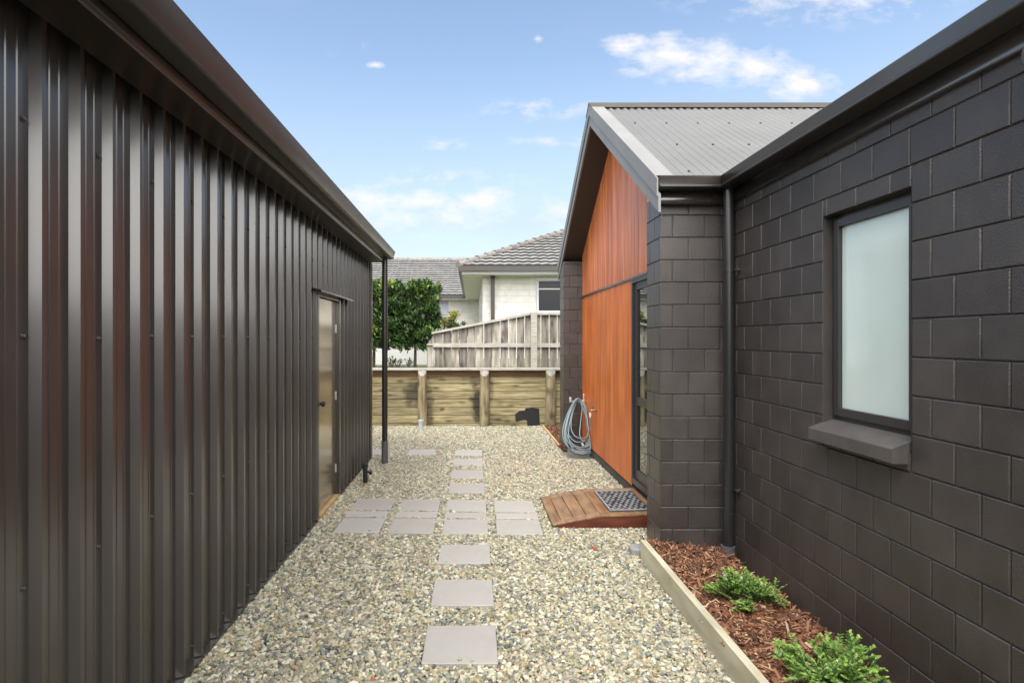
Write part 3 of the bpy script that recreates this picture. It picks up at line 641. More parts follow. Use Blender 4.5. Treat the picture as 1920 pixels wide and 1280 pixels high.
# hose hanger and tap on the cladding
b = MB(); yh = 9.08
b.prism([(-.018,.69),(.018,.69),(.018,.865),(.012,.885),(-.012,.885),(-.018,.865)], lambda u_, v_, t: (t, yh+.04+u_, v_), XC-.012, XC-.001)
b.tube([(XC-.01,yh+.02,.775),(XC-.10,yh+.02,.765),(XC-.20,yh+.02,.765),(XC-.215,yh+.02,.80)], .010, 10)
b.box((XC-.235,yh-.02,.75),(XC-.205,yh+.05,.83), bev=.006); b.build('hose_hanger', M_galv, house, smooth=40)
b = MB(); ty, tz = 8.20, .735
b.tube([(XC,ty,tz),(XC-.07,ty,tz),(XC-.085,ty,tz-.012),(XC-.09,ty,tz-.06)], [.013,.013,.014,.013], 12); b.tube([(XC-.002,ty,tz),(XC-.008,ty,tz)], .026, 16)
b.tube([(XC-.055,ty,tz),(XC-.055,ty,tz+.042)], .008, 8); b.tube([(XC-.055,ty-.036,tz+.044),(XC-.055,ty+.036,tz+.044)], .007, 8); b.build('tap', M_brass, house, smooth=40)

# garden hose
path = []; T = 12; npt = 44; random.seed(3)
xc_, = (1.615,)
spec = [(random.uniform(.14,.235), random.uniform(.02,.28), random.uniform(-.05,.05), random.uniform(-.02,.03)) for _ in range(T)]
spec[0] = (.13,.22,.02,0); spec[4] = (.235,.02,-.02,.0); spec[9] = (.10,.30,.02,0); spec[10] = (.17,.12,-.03,0); spec[6] = (.225,.035,.0,.01); spec[7] = (.21,.05,.02,.02)
for k in range(T):
    for i in range(npt):
        t = i/npt; s0_, s1_ = spec[k], spec[(k+1) % T]; s = [s0_[q]*(1-t)+s1_[q]*t for q in range(4)] if k < T-1 else s0_
        a = 2*math.pi*t; ztop = .785+.012*((k*5) % 4); zb = s[1]
        cz = math.cos(a); z = zb+(ztop-zb)*(1+cz)/2
        wd = s[0]*math.sin(a)*(1-.48*cz); x = xc_+.035*(1+cz)/2+s[2]*(1-cz)/2+wd
        yy = 9.10-.10-(.52*max(0,1-z/.8)**1.1)-.02*((k*3) % 5)*.6+.03*math.sin(a+k)
        path.append((min(x, 1.755), yy, max(z, .022)))
p = path[-1]
tail = [(1.66,8.98,.80),(1.70,8.90,.70),(1.66,8.80,.48),(1.62,8.66,.30),(1.64,8.45,.24),(1.67,8.30,.34),(1.683,8.22,.52),(1.683,8.20,.64),(1.683,8.20,.685)]
def cat(pts_, n_=8):
    P_ = [Vector(q) for q in pts_]; P_ = [P_[0]]+P_+[P_[-1]]; o_ = []
    for i in range(1, len(P_)-2):
        for j in range(n_):
            t = j/n_; o_.append(.5*((2*P_[i])+(-P_[i-1]+P_[i+1])*t+(2*P_[i-1]-5*P_[i]+4*P_[i+1]-P_[i+2])*t*t+(-P_[i-1]+3*P_[i]-3*P_[i+1]+P_[i+2])*t**3))
    return o_+[P_[-2]]
hz = thing('garden_hose', 'coiled pale blue-grey garden hose hanging by the cedar wall and tap', 'hose', (1.6,8.9,0))
b = MB(); b.tube(path+cat(tail), .0080, 8); b.build('hose', M_hose, hz, smooth=60)
b = MB(); b.tube([(1.683,8.20,.70),(1.683,8.20,.655),(1.683,8.202,.63)], [.016,.016,.011], 12); b.build('tap_connector', M_whiteplastic, hz, smooth=40)
b = MB(); b.tube([(1.64,8.60,.20),(1.66,8.585,.155)], .015, 10); b.build('hose_nozzle', M_whiteplastic, hz, smooth=40)

# ================================================================ RAMP AND MAT
rp_ = thing('timber_ramp', 'low brown timber ramp step below the glazed side door', 'ramp', (1.2,5.83,0))
xs_ = (.75, 1.20, 1.765); zs_ = (.022, .108, .124); y0r, y1r = 5.37, 6.30
def rz(x): return zs_[0]+(zs_[1]-zs_[0])*(x-xs_[0])/(xs_[1]-xs_[0]) if x < xs_[1] else zs_[1]+(zs_[2]-zs_[1])*(x-xs_[1])/(xs_[2]-xs_[1])
def plank(poly, name, c):
    b = MB(); th = .019
    top = [(x, y, rz(x)) for x, y in poly]; n_ = len(poly); bot = [(x, y, rz(x)-th) for x, y in poly]
    cx_ = sum(q[0] for q in poly)/n_; cy_ = sum(q[1] for q in poly)/n_
    ins = [(x+(cx_-x)*.0+(.003 if x < cx_ else -.003), y+(.003 if y < cy_ else -.003)) for x, y in poly]
    tp_ = [(x, y, rz(x)) for x, y in ins]; mid = [(x, y, rz(x)-.003) for x, y in poly]
    b.add(tp_+mid+bot, [tuple(range(n_))]+[(i, (i+1) % n_, n_+(i+1) % n_, n_+i) for i in range(n_)]+[(n_+i, n_+(i+1) % n_, 2*n_+(i+1) % n_, 2*n_+i) for i in range(n_)], c)
    return b.build(name, M_deck, rp_)
bw = .088; g = .0025
plank([(.75,y0r),(.75,y1r),(.75+bw,y1r-bw),(.75+bw,y0r+bw)], 'border_board', .35)
for (ya, yb) in ((y0r, y0r+bw), (y1r-bw, y1r)):
    near = ya == y0r
    plank([(.75+g+.002,ya if near else yb),(1.199,ya if near else yb),(1.199,yb if near else ya),(.75+bw+g,yb if near else ya)], 'border_board', .6 if near else .45)
    plank([(1.201,ya if near else yb),(1.763,ya if near else yb),(1.763,yb if near else ya),(1.201,yb if near else ya)], 'border_board', .5)
x = .75+bw+.004
for i, (xa, xe) in enumerate(((.842,.958),(.964,1.080),(1.086,1.199),(1.203,1.316),(1.322,1.434),(1.440,1.550),(1.556,1.664),(1.670,1.763))):
    plank([(xa,y0r+bw+.004),(xe,y0r+bw+.004),(xe,y1r-bw-.004),(xa,y1r-bw-.004)], 'deck_board', [.2,.75,.4,.6,.5,.3,.7,.5][i])
for yy in (y0r+.006, y1r-.03):
    b = MB(); b.prism([(.80,-.02),(1.76,-.02),(1.76,.103),(1.20,.087),(.80,.010)], lambda u_, v_, t: (u_, t, v_), yy, yy+.024)
    b.build('skirt', M_deckside, rp_)
mt = thing('door_mat', 'black and grey patterned rubber door mat lying on the timber ramp', 'mat', (1.5,5.8,.12))
mx0, mx1, my0, my1 = 1.305, 1.70, 5.46, 6.17
mz = lambda x: rz(x)+.001
b = MB(); b.add([(mx0,my0,mz(mx0)),(mx1,my0,mz(mx1)),(mx1,my1,mz(mx1)),(mx0,my1,mz(mx0)),(mx0+.003,my0+.003,mz(mx0)+.008),(mx1-.003,my0+.003,mz(mx1)+.008),(mx1-.003,my1-.003,mz(mx1)+.008),(mx0+.003,my1-.003,mz(mx0)+.008)],
    [(4,5,6,7),(0,1,5,4),(1,2,6,5),(2,3,7,6),(3,0,4,7)]); b.build('backing', M_rubber, mt)
b = MB()
for (a, c_, e, f_) in ((mx0+.004,mx0+.024,my0+.004,my1-.004),(mx0+.025,mx1-.004,my0+.004,my0+.024),(mx0+.025,mx1-.004,my1-.024,my1-.004)):
    b.box((a,e,mz(a)+.004),(c_,f_,mz(c_)+.0115))
b.build('border', M_matgrey, mt)
b = MB(); random.seed(11)
nrow = 30; ncol = 13
for j in range(nrow):
    for i in range(ncol):
        # woven blocks of three treads, every second block raised in the light tone
        if ((j//3)+(i)) % 2 == 0 and random.random() < .88:
            xa = mx0+.032+i*(mx1-mx0-.045)/ncol; yb = my0+.032+j*(my1-my0-.064)/nrow
            b.box((xa,yb,mz(xa)+.006),(xa+.024,yb+.013,mz(xa)+.0125), c=random.random())
b.build('tread', M_matlight, mt)

# ================================================================ GARDEN BED
b = MB(); b.box((1.345,-2,-.03),(1.392,4.60,.147), bev=.003); tag(b.build('timber_edging', M_edging), 'pale treated pine board edging the bark bed along the black wall', 'garden edging')
b = MB(); b.box((1.395,9.3,-.03),(1.42,11.42,.045), bev=.002); tag(b.build('timber_edging', M_edge_far), 'thin orange timber strip edging the far gravel beside the retaining wall', 'garden edging')
# stone at the end of the edging
p = G(1199,1022); b = MB(); b.box((1.290,4.64,-.02),(1.40,4.76,.062), bev=.014); b.box((1.40,4.655,-.02),(1.535,4.715,.05), bev=.01); tag(b.build('concrete_offcut', M_stone), 'small grey concrete offcut between edging end and block pier', 'concrete block')
# drain cover behind the first plant
b = MB(); b.box((1.74,3.98,.0),(1.90,4.12,.085), bev=.008); tag(b.build('gully_surround', mat('pale_concrete',(.42,.42,.40),(.5,.5,.48),rough=.8,scale=20)), 'pale concrete gully surround half hidden behind the first green shrub', 'concrete block')
def mz_(x, y):
    t = (x-1.39)/(XW-1.39); return .098*max(0,1-t)**.7*.75+.022+.012*math.sin(y*4.1+x*6)+.010*math.sin(y*9.3-x*11)-(.03 if t > .93 else 0)
b = MB(); nx, ny = 14, 90
gr = [[(1.393+(XW-1.388)*i/nx, -1+(YP+1.01)*j/ny) for i in range(nx+1)] for j in range(ny+1)]
vs = [(float(x), float(y), float((mz_(x, y)-.012).real)) for row in gr for x, y in row]
b.add(vs, [(j*(nx+1)+i, j*(nx+1)+i+1, (j+1)*(nx+1)+i+1, (j+1)*(nx+1)+i) for j in range(ny) for i in range(nx)])
b.quad((1.42,9.62,.01),(3,9.62,.01),(3,11.6,.01),(1.42,11.6,.01)); b.quad((1.42,9.0,.01),(1.5,9.0,.01),(1.5,9.62,.01),(1.42,9.62,.01))
tag(b.build('mulch_bed_soil', M_mulchbed), kind='structure')
def chips(name, pts_, label):
    n_ = len(pts_); V = np.zeros((n_,8,3)); rr = np.random.default_rng(5)
    tones = np.array([(.15,.060,.030),(.22,.10,.050),(.085,.034,.018),(.34,.18,.10),(.035,.016,.010),(.48,.33,.22)])
    tn = tones[rr.choice(6, n_, p=[.26,.22,.22,.14,.11,.05])]*rr.uniform(.8,1.2,(n_,1))
    l_ = rr.gamma(2.6,.0115,n_)+.008; wd = rr.uniform(.0025,.0095,n_); th = rr.uniform(.0015,.0035,n_)
    yaw = rr.uniform(0,6.283,n_); pit = rr.normal(0,.36,n_); roll = rr.uniform(-1,1,n_)
    for k in range(8):
        sx, sy, sz = (1 if k & 1 else -1), (1 if k & 2 else -1), (1 if k & 4 else -1)
        x = sx*l_*rr.uniform(.75,1,n_); y = sy*wd*rr.uniform(.35,1.1,n_); z = sz*th*rr.uniform(.7,1,n_)
        y2 = y*np.cos(roll)-z*np.sin(roll); z2 = y*np.sin(roll)+z*np.cos(roll)
        x3 = x*np.cos(pit)-z2*np.sin(pit); z3 = x*np.sin(pit)+z2*np.cos(pit)
        V[:,k,0] = x3*np.cos(yaw)-y2*np.sin(yaw); V[:,k,1] = x3*np.sin(yaw)+y2*np.cos(yaw); V[:,k,2] = z3
    V += np.array(pts_)[:,None,:]
    fq = np.array([(0,2,3,1),(4,5,7,6),(0,1,5,4),(2,6,7,3),(0,4,6,2),(1,3,7,5)])
    Fs = (fq[None]+np.arange(n_)[:,None,None]*8).reshape(-1,4)
    me = bpy.data.meshes.new(name); me.from_pydata(V.reshape(-1,3).tolist(), [], Fs.tolist())
    a = me.attributes.new('tone','FLOAT_VECTOR','POINT'); a.data.foreach_set('vector', np.repeat(tn,8,0).astype(np.float32).ravel())
    me.materials.append(M_mulch); o = bpy.data.objects.new(name, me); col.objects.link(o); tag(o, label, 'bark mulch', kind='stuff')
pts_ = []
for _ in range(15000):
    x = random.uniform(1.398, XW-.03); y = random.uniform(1.5, YP-.02)
    if x < XP and False: continue
    pts_.append((x, y, mz_(x, y)+random.uniform(-.010,.008)))
# a heaped patch against the pier
for _ in range(1500):
    x = random.gauss(1.75,.13); y = random.gauss(4.45,.14)
    if 1.41 < x < 2.0 and y < 4.70: pts_.append((x, y, mz_(x, y)+.004+.055*math.exp(-((x-1.75)/.17)**2-((y-4.45)/.2)**2)*random.random()))
chips('bark_mulch', pts_, 'loose red-brown bark chips heaped in the bed beside the black wall')
chips('bark_mulch', [(random.uniform(1.43,1.95) if yy > 9.64 else random.uniform(1.425,1.47), yy, .02) for yy in [random.uniform(9.2,11.5) for _ in range(1800)]], 'small far strip of bark chips between house corner and retaining wall')

# ---------------------------------------------------------------- leaf helpers
class Leaves:
    def __init__(s): s.V = []; s.F = []; s.T = []
    def leaf(s, p, d, nrm, l, wd, tone, fold=.18):
        d = d.normalized(); side = d.cross(nrm)
        if side.length < 1e-4: side = d.cross(Vector((1,.3,.2)))
        side.normalize(); up = side.cross(d).normalized(); b_ = len(s.V)
        pt = [p, p+d*l*.35+side*wd*.5+up*wd*fold, p+d*l*.75+side*wd*.38+up*wd*fold, p+d*l-up*l*.06, p+d*l*.75-side*wd*.38+up*wd*fold, p+d*l*.35-side*wd*.5+up*wd*fold, p+d*l*.5]
        s.V += [tuple(q) for q in pt]; s.F += [(b_,b_+1,b_+6),(b_+1,b_+2,b_+6),(b_+2,b_+3,b_+6),(b_+3,b_+4,b_+6),(b_+4,b_+5,b_+6),(b_+5,b_,b_+6)]; s.T += [tone]*7
    def build(s, name, parent, m=M_leaf):
        me = bpy.data.meshes.new(name); me.from_pydata(s.V, [], s.F)
        a = me.attributes.new('tone','FLOAT_VECTOR','POINT'); a.data.foreach_set('vector', np.array(s.T, dtype=np.float32).ravel())
        me.materials.append(m); o = bpy.data.objects.new(name, me); col.objects.link(o); o.parent = parent; o.location = -Vector(parent.location); return o
def rv(): 
    while True:
        q = Vector((random.uniform(-1,1),random.uniform(-1,1),random.uniform(-1,1)))
        if .05 < q.length < 1: return q.normalized()
def shrub(loc, rad, hgt, nst, label, seed, bias):
    random.seed(seed); t = thing('green_shrub', label, 'shrub', loc, group='low green shrubs in the bark bed'); Lv = Leaves(); sb = MB(); L0 = Vector(loc)
    for k in range(nst):
        az = 2*math.pi*k/nst+random.uniform(-.3,.3); spread = random.uniform(.15,1.0)**.7; ln = rad*random.uniform(.75,1.15)
        rx = rad*spread*(1+bias[0]*math.cos(az)); top = hgt*random.uniform(.65,1.15)*(1.05-.55*spread)
        P0 = L0+Vector((random.uniform(-.02,.02),random.uniform(-.02,.02),0)); P3 = L0+Vector((math.cos(az)*rx, math.sin(az)*rx*.9, top))
        P1 = P0+Vector((math.cos(az)*rx*.25, math.sin(az)*rx*.25, top*.75)); P2 = P0+Vector((math.cos(az)*rx*.65, math.sin(az)*rx*.6, top*1.0))
        cur = [P0*(1-q)**3+P1*3*q*(1-q)**2+P2*3*q*q*(1-q)+P3*q**3 for q in [j/10 for j in range(11)]]
        sb.tube(cur, [.0028]*10+[.001], 5)
        nl = int(12+ln*34)
        twigs = [(cur, nl)]
        for _ in range(4):   # side twigs
            j = random.randint(3,9); st = cur[j]; dv = (cur[min(j+1,10)]-cur[j-1]).normalized()
            e = st+(dv*.6+rv()*.75+Vector((0,0,.35))).normalized()*random.uniform(.05,.11); tw = [st.lerp(e, q/5) for q in range(6)]; sb.tube(tw, .0012, 4); twigs.append((tw, 8))
        for tw, m_ in twigs:
            K_ = len(tw)-1
            for j in range(m_):
                q = (j+1)/m_ if tw is not cur else .22+.78*(j+1)/m_; f_ = q*K_; i = min(int(f_), K_-1); pp = tw[i].lerp(tw[i+1], f_-i); dv = (tw[i+1]-tw[i]).normalized()
                sd_ = dv.cross(Vector((0,0,1)));  sd_ = sd_.normalized() if sd_.length > 1e-3 else Vector((1,0,0))
                for s_ in (-1,1):
                    dr = (sd_*s_+dv*.55+Vector((0,0,.25))+rv()*.28)
                    l = random.uniform(.015,.025)
                    g_ = random.random(); tn = (.085+.11*g_, .185+.16*g_, .03+.04*g_)
                    if q > .8: tn = (tn[0]*1.5, tn[1]*1.25, tn[2]*1.2)
                    Lv.leaf(pp, dr, Vector((0,0,1))+rv()*.4, l, l*.62, tn)
    sb.build('stem', M_bark, t); Lv.build('foliage', t)
shrub((1.72,3.66,.045), .26, .20, 24, 'low green shrub growing before the downpipe, farther of the two', 21, (0,0))
shrub((1.745,2.75,.05), .30, .22, 30, 'low bright green shrub at the bottom edge, nearest the camera', 22, (.05,0))

# ================================================================ RETAINING WALL
rw = thing('retaining_wall', 'low retaining wall of yellowish pine planks between round posts', 'retaining wall', (0,11.6,0))
YW = 11.62; bh = .155; tops = 1.118
edges = [-.12+.0, .045, .205, .365, .530, .690, .855, .985, 1.112]
random.seed(4)
for k in range(len(edges)-1):
    b = MB(); xs2 = [-4.2,-2.25,-.99,.26,1.58,3.4,6]
    for a, c_ in zip(xs2, xs2[1:]): b.box((a+.002,YW,edges[k]+.004),(c_-.002,YW+.045,edges[k+1]-.004), c=random.random(), bev=.006)
    b.build('plank', M_pine_top if k == len(edges)-2 else M_wall_pine, rw)
b = MB(); b.quad((-4.2,YW+.05,-.1),(6,YW+.05,-.1),(6,YW+.05,1.1),(-4.2,YW+.05,1.1)); b.build('backing_sheet', M_plastic_sheet, rw)
b = MB(); b.box((-4.2,YW-.12,1.118),(6,YW+.13,1.160), bev=.004); b.build('capping_board', M_rail, rw)
for px0, dpt in ((-2.25,.09),(-.998,.092),(.250,.098),(1.575,.104),(3.4,.1)):
    b = MB(); yc = YW-.055
    ring = [(px0+random.uniform(-.004,.004), yc, z) for z in (-.05,.2,.45,.7,.86,.96)]
    b.tube(ring+[(px0,yc+.0,1.117)], [dpt*1.04,dpt*1.01,dpt,dpt*.99,dpt*.98,dpt*.97,dpt*.96], 20, caps=True); po = b.build('post', M_post, rw, smooth=50)
    b = MB()   # chamfered pale cut on top
    K_ = 14; AA = [R(-62+124*i/K_) for i in range(K_+1)]; rr_ = dpt*.985+.004
    lo_ = [(px0+rr_*math.sin(a), yc-rr_*math.cos(a), 1.005+.07*(a/R(62))**2) for a in AA]
    b.add(lo_+[(x, y, 1.1165) for x, y, z in lo_], [(i, i+1, K_+2+i, K_+1+i) for i in range(K_)]); b.build('cut_top', M_postcut, po)
# black sheeting and tarry stain fixed on the planks
sh = [(967,790),(966,776),(974,770),(984,769),(985,765),(1000,764),(1011,766),(1012,799),(989,799),(988,788),(983,786)]
b = MB(); y_ = YW-.004; b.prism([((q[0]-PX)*y_/F, H-(q[1]-PY)*y_/F) for q in sh], lambda u_, v_, t: (u_, t, v_), y_-.004, y_+.003); b.build('torn_sheeting', M_plastic_sheet, rw)
random.seed(9)
def blob(cx, cy, rx, ry, n_=22):
    return [(cx+rx*math.cos(a)*random.uniform(.75,1.15), cy+ry*math.sin(a)*random.uniform(.75,1.15)) for a in [2*math.pi*i/n_ for i in range(n_)]]

# ================================================================ PALING FENCE
fe = thing('paling_fence', 'weathered grey-brown paling fence stepping up behind the retaining wall', 'fence', (.2,11.85,1.12))
YF = 11.86
def ftop(x):
    if x < -.80: return 1.62
    return min(2.245, 1.85+(x+.80)*(2.245-1.85)/(1.98)) 
x = -.93; k = 0; random.seed(12)
while x < 3.2:
    wd = .156+random.uniform(-.004,.004); b = MB(); c = random.random(); z0 = 1.165; zt0, zt1 = ftop(x+.01), ftop(x+wd)
    b.prism([(x,z0),(x+wd,z0),(x+wd,zt1),(x,zt0)], lambda u_, v_, t: (u_, t+random.uniform(0,.002), v_), YF+random.uniform(0,.004), YF+.022, c)
    b.build('paling', M_weather, fe); x += wd+.0125
b = MB(); b.box((-.80,YF-.055,1.575),(3.2,YF-.004,1.660), bev=.003); b.build('rail', M_rail, fe)
b = MB(); b.box((-.93,YF-.03,1.620),(-.80,YF+.03,1.645)); b.build('rail', M_rail, fe)
b = MB()
tp0 = [(-.83,1.845),(-.83,1.890),(1.20,2.292),(1.20,2.238)]; b.prism(tp0, lambda u_, v_, t: (u_, t, v_), YF-.065, YF+.05); b.box((1.20,YF-.065,2.238),(3.2,YF+.05,2.292), bev=.003); b.build('capping', M_rail, fe)
b = MB(); b.box((1.20,YF-.16,1.162),(1.325,YF-.068,2.30), bev=.004); b.build('post', M_rail, fe)

# white wall at the left, behind the tree
ww = thing('white_garden_wall', 'low white rendered garden wall behind the clipped tree', 'wall', (-2,14.6,1.1))
b = MB(); b.box((-7,14.6,1.0),(-.85,14.75,1.58)); b.build('wall', M_whitewall, ww)
b = MB(); b.box((-7,14.56,1.585),(-.85,14.79,1.66)); b.build('capping', M_lightgrey, ww)

# ================================================================ NEIGHBOUR HOUSE
nb = thing('neighbour_house', 'pale block neighbour house with wavy grey tiled hip roof', 'house', (3,20,1.1))
TN = .45
def tiles(b, bd, fn, u0f, u1f, n_, run, per=.30):
    """fn(u, s, up): s = horizontal distance up the slope"""
    for j in range(n_):
        s0_, s1_ = j*run, (j+1)*run; a, c_ = u0f(s0_), u1f(s0_)
        if c_-a < .1: continue
        k = max(2, int((c_-a)/per*8)); A = []; B_ = []; C = []
        for i in range(k+1):
            u_ = a+(c_-a)*i/k; wv = .024*abs(math.cos(math.pi*u_/per))**1.3
            A.append(fn(u_, s0_-.02, .070+wv)); C.append(fn(u_, s0_-.02, -.05)); B_.append(fn(u_, s1_, .012+wv))
        for i in range(0, k, 8):
            b.strip(A[i:i+9], B_[i:i+9], random.random())
        bd.strip(C, A)
b = MB(); bd = MB(); ex, ey, ez = -.39, 18.4, 4.06
tiles(b, bd, lambda u_, s, up: (u_, ey+s, ez+TN*s+up), lambda s: ex+s+.05, lambda s: 9.6-s, 15, .33)
b.build('tile_roof', M_tile, nb, smooth=60); bd.build('tile_shadow_lines', M_tileshade, nb)
b = MB(); bd = MB(); L2 = 30.0
tiles(b, bd, lambda u_, s, up: (u_, L2+s, ez-.05+TN*s+up), lambda s: -14, lambda s: .35+s*.2, 18, .33)
b.build('tile_roof', M_tile, nb, smooth=60); bd.build('tile_shadow_lines', M_tileshade, nb)
b = MB()
for j in range(18):                           # hip capping
    s0_, s1_ = j*.30-.05, j*.30+.29; r_ = .12
    for s_, e_ in ((s0_, s1_),):
        p0 = Vector((ex+s_, ey+s_, ez+TN*s_+.075)); p1 = Vector((ex+e_, ey+e_, ez+TN*e_+.045)); b.tube([p0, p1], [.115,.095], 10, c=random.random())
b.build('hip_capping', M_ridge, nb, smooth=50)
b = MB(); yr2 = L2+18*.33
for j in range(46):
    x0_ = -14+j*.32; b.tube([(x0_,yr2,ez-.05+TN*18*.33+.0),(x0_+.34,yr2,ez-.05+TN*18*.33-.02)], [.14,.125], 10, c=random.random())
b.build('ridge_capping', M_ridge, nb, smooth=50)
# gutters and soffits
b = MB(); b.box((ex-.05,ey-.13,ez-.16),(9.6,ey,ez-.0)); b.box((ex-.05,ey+.001,ez-.16),(ex+.06,L2-.10,ez)); b.box((-14,L2-.13,ez-.20),(ex+.06,L2,ez-.05)); b.build('gutter', M_ngutter, nb)
b = MB(); b.box((ex+.062,ey+.002,ez-.24),(9.6,ey+.03,ez-.162)); b.box((ex+.062,ey+.031,ez-.225),(ex+.09,L2-.12,ez-.162)); b.box((-14,L2+.002,ez-.27),(ex+.06,L2+.03,ez-.202)); b.build('fascia', M_lightgrey, nb)
b = MB(); b.box((ex+.092,ey+.032,ez-.235),(9.6,ey+.72,ez-.2)); b.box((ex+.092,ey+.722,ez-.235),(.37,L2+.7,ez-.2)); b.box((-14,L2+.032,ez-.26),(.3,L2+.8,ez-.23)); b.build('soffit', M_nsoffit, nb)
YN = 19.1; xn = .352
wz = ez-.235
b = MB(); hole = [(2.13,3.6,2.60,3.74)]
blocks(b, lambda u_, z_, d_: (u_, YN+d_, z_), xn, 9.0, 1.0, wz, off=.1, holes=hole, bev=.006, dep=.008, bl=.40, ch=.195, zj=1.03)
b.build('block_wall', M_nwall, nb)
b = MB()
for (a, c_, e, f_) in ((xn,2.13,1.0,wz),(3.6,9,1.0,wz),(2.13,3.6,1,2.6),(2.13,3.6,3.74,wz)): b.quad((a,YN+.0065,e),(c_,YN+.0065,e),(c_,YN+.0065,f_),(a,YN+.0065,f_))
b.quad((xn+.001,YN+.008,1),(xn+.001,L2+.7,1),(xn+.001,L2+.7,wz),(xn+.001,YN+.008,wz))
b.build('mortar', M_nmort, nb)
b = MB(); blocks(b, lambda u_, z_, d_: (u_, L2+.6+d_, z_), -14, xn, 1.0, wz, off=.1, holes=[(-3.6,-1.17,2.0,3.85)], bev=.006, dep=.008, bl=.40, ch=.195, zj=1.03)
blocks(b, lambda u_, z_, d_: (xn-.0+d_, u_, z_), YN+.01, L2+.6, 1.0, wz, off=.1, bev=.006, dep=.008, bl=.40, ch=.195, zj=1.03); b.build('block_wall', M_nwall, nb)
b = MB(); b.quad((-14,L2+.607,1),(-3.6,L2+.607,1),(-3.6,L2+.607,wz),(-14,L2+.607,wz)); b.quad((-1.17,L2+.607,1),(xn,L2+.607,1),(xn,L2+.607,wz),(-1.17,L2+.607,wz)); b.quad((-3.6,L2+.607,1),(-1.17,L2+.607,1),(-1.17,L2+.607,2),(-3.6,L2+.607,2)); b.build('mortar', M_nmort, nb)
# windows
def nwin(x0, x1, z0, z1, y, mid, blind):
    t = .07; b = MB()
    b.box((x0,y-.02,z0),(x0+t,y+.06,z1)); b.box((x1-t,y-.02,z0),(x1,y+.06,z1)); b.box((x0+t,y-.018,z1-t),(x1-t,y+.058,z1)); b.box((x0+t,y-.018,z0),(x1-t,y+.058,z0+t))
    if mid: b.box((x0+t,y-.01,mid-.02),(x1-t,y+.05,mid+.02))
    o = b.build('window', M_lightgrey, nb)
    b = MB(); b.box((x0+t,y+.03,z0+t),(x1-t,y+.04,z1-t)); b.build('pane', M_ndark, o)
    if blind:
        b = MB(); zz = z0+t
        while zz < z1-t-.02: b.add([(x0+t,y+.002,zz),(x1-t,y+.002,zz),(x1-t,y+.028,zz+.15),(x0+t,y+.028,zz+.15)], [(0,1,2,3)]); zz += .155
        b.build('blind', mat('blind_grey',(.30,.31,.36),(.36,.37,.42),rough=.6), o)
nwin(2.14,3.59,2.61,3.73,YN,3.40,False); nwin(-3.59,-1.18,2.01,3.84,L2+.6,None,True)
b = MB(); xq = P(924,635,18.98).x; b.box((xq-.06,18.95,1.0),(xq+.06,19.05,wz-.06), bev=.008); b.box((xq-.08,18.93,wz-.06),(xq+.08,19.06,wz-.001)); b.build('downpipe', M_ngutter, nb)

# ================================================================ TREES AND SHRUBS BEHIND THE WALL
def clipped(loc, hw, hd, z0, z1, nl, label, seed, trunk=True):
    random.seed(seed); t = thing('clipped_tree', label, 'tree', loc, group='clipped standard laurels behind the retaining wall'); Lv = Leaves(); L0 = Vector(loc); tk = MB()
    tk.tube([(loc[0],loc[1],loc[2]),(loc[0]+.01,loc[1],1.5),(loc[0]-.01,loc[1],z0+.35)], [.036,.030,.026], 10)
    tips = []
    for k in range(420):
        q = Vector((random.uniform(-1,1),random.uniform(-1,1),random.uniform(-1,1)))
        m_ = max(abs(q.x),abs(q.y),abs(q.z)); q = q/m_*random.uniform(.30,1.0)**.6
        if q.length > 1.42: q = q/q.length*1.42
        c_ = Vector((loc[0]+q.x*hw, loc[1]+q.y*hd, (z0+z1)/2+q.z*(z1-z0)/2)); tips.append(c_)
        root = Vector((loc[0],loc[1],z0+.3+.2*random.random()))
        if k % 3 == 0: tk.tube([root, root.lerp(c_, .5)+rv()*.03, c_], [.010,.007,.003], 5)
        ax = ((c_-Vector((loc[0],loc[1],z0+.2))).normalized()*.7+Vector((0,0,.75))+rv()*.3).normalized()
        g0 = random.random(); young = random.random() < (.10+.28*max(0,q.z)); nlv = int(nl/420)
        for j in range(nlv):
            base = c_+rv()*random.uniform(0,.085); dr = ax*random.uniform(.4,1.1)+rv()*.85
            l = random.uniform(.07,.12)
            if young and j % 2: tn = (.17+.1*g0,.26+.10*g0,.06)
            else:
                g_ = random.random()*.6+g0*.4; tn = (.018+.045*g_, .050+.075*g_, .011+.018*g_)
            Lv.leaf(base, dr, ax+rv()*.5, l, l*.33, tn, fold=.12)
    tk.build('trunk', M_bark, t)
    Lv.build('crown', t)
YT = 12.75
tx = (778-PX)*YT/F
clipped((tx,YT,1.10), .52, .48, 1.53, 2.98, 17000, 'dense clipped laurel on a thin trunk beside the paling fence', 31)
clipped((tx-.92,YT+.05,1.10), .47, .46, 1.55, 2.99, 15000, 'dense clipped laurel half hidden by the shed corner and downpipe', 32)
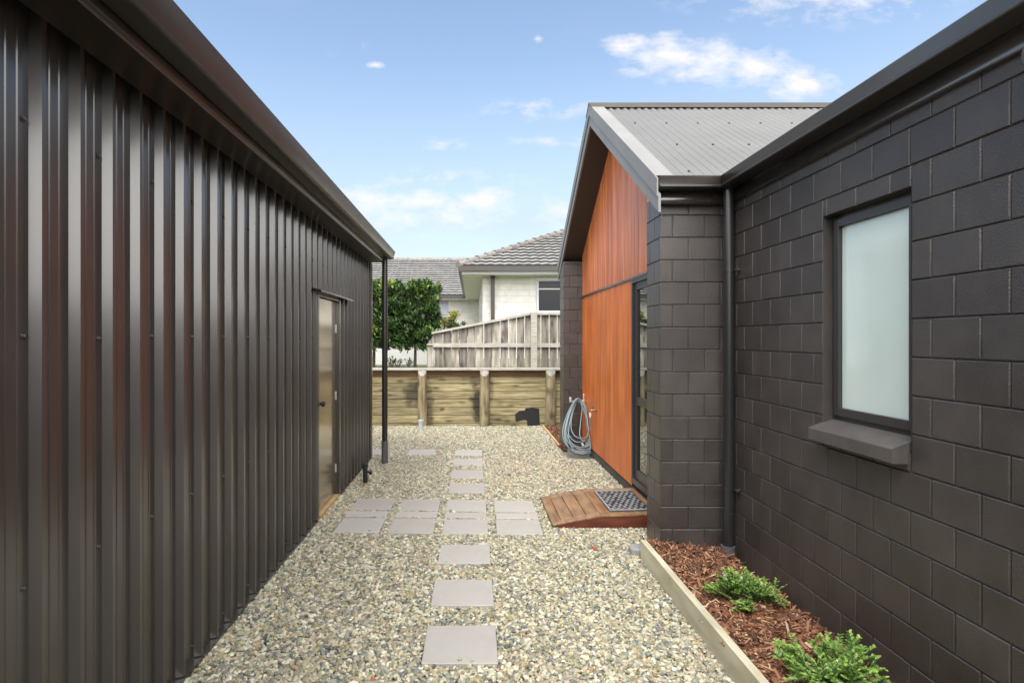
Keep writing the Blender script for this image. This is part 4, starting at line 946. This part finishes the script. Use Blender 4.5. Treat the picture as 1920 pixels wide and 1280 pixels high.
def bush(loc, r, h, n_, label, seed, pal_, ls, name='leafy_shrub', flat=1.0):
    random.seed(seed); t = thing(name, label, 'shrub', loc); Lv = Leaves(); sb = MB(); L0 = Vector(loc)
    for k in range(9):
        e = L0+Vector((random.uniform(-r,r)*.85, random.uniform(-r,r)*.6, h*random.uniform(.65,1.0))); sb.tube([L0, L0.lerp(e,.5)+rv()*.03, e], [.012,.008,.004], 5)
        for j in range(n_//9):
            p_ = e+rv()*random.uniform(0,r*.33)*flat; c_ = random.choice(pal_); g_ = random.uniform(.7,1.3)
            Lv.leaf(p_, (p_-e).normalized()+Vector((0,0,.4))+rv()*.4, Vector((0,0,1))+rv()*.5, ls*random.uniform(.7,1.2), ls*.5, (c_[0]*g_,c_[1]*g_,c_[2]*g_))
    sb.build('stem', M_bark, t); Lv.build('foliage', t)
bush(((838-PX)*14/F,14,1.10), .27, 1.25, 480, 'yellow-green shrub top showing over the sloping fence', 41, [(.30,.30,.06),(.38,.33,.08),(.16,.2,.05)], .08)
bush(((860-PX)*13.6/F,13.6,1.10), .26, 1.02, 380, 'dark green shrub top showing over the sloping fence', 42, [(.05,.09,.03),(.09,.13,.04),(.03,.05,.02)], .08)
for i, (px, lab, sd_) in enumerate(((735,'small dark seedling on the wall top right of the downpipe',51),(746,'small dark seedling on the wall top, middle one',52),(766,'small dark seedling on the wall top beside the tree trunk',53))):
    bush(((px-PX)*12.2/F,12.2,1.10), .10, .20+.04*(i == 0), 60, lab, sd_, [(.03,.045,.02),(.05,.07,.03)], .05, name='seedling')

# fallen leaves on the gravel
for (px, py, lab, s_) in ((1112,1030,'small red-brown fallen leaf on gravel before the ramp',.035),(695,1276,'orange fallen leaf on gravel at the bottom edge',.018)):
    p = G(px, py, .012); Lv = Leaves(); t = thing('fallen_leaf', lab, 'leaf', (p.x,p.y,.012))
    Lv.leaf(p+Vector((0,0,.004)), Vector((1,.3,.15)), Vector((.2,0,1)), s_*1.6, s_, (.45,.10,.04)); Lv.leaf(p+Vector((0,.01,.004)), Vector((.3,1,.2)), Vector((0,-.3,1)), s_*1.2, s_*.8, (.40,.12,.05)); Lv.build('blade', t)
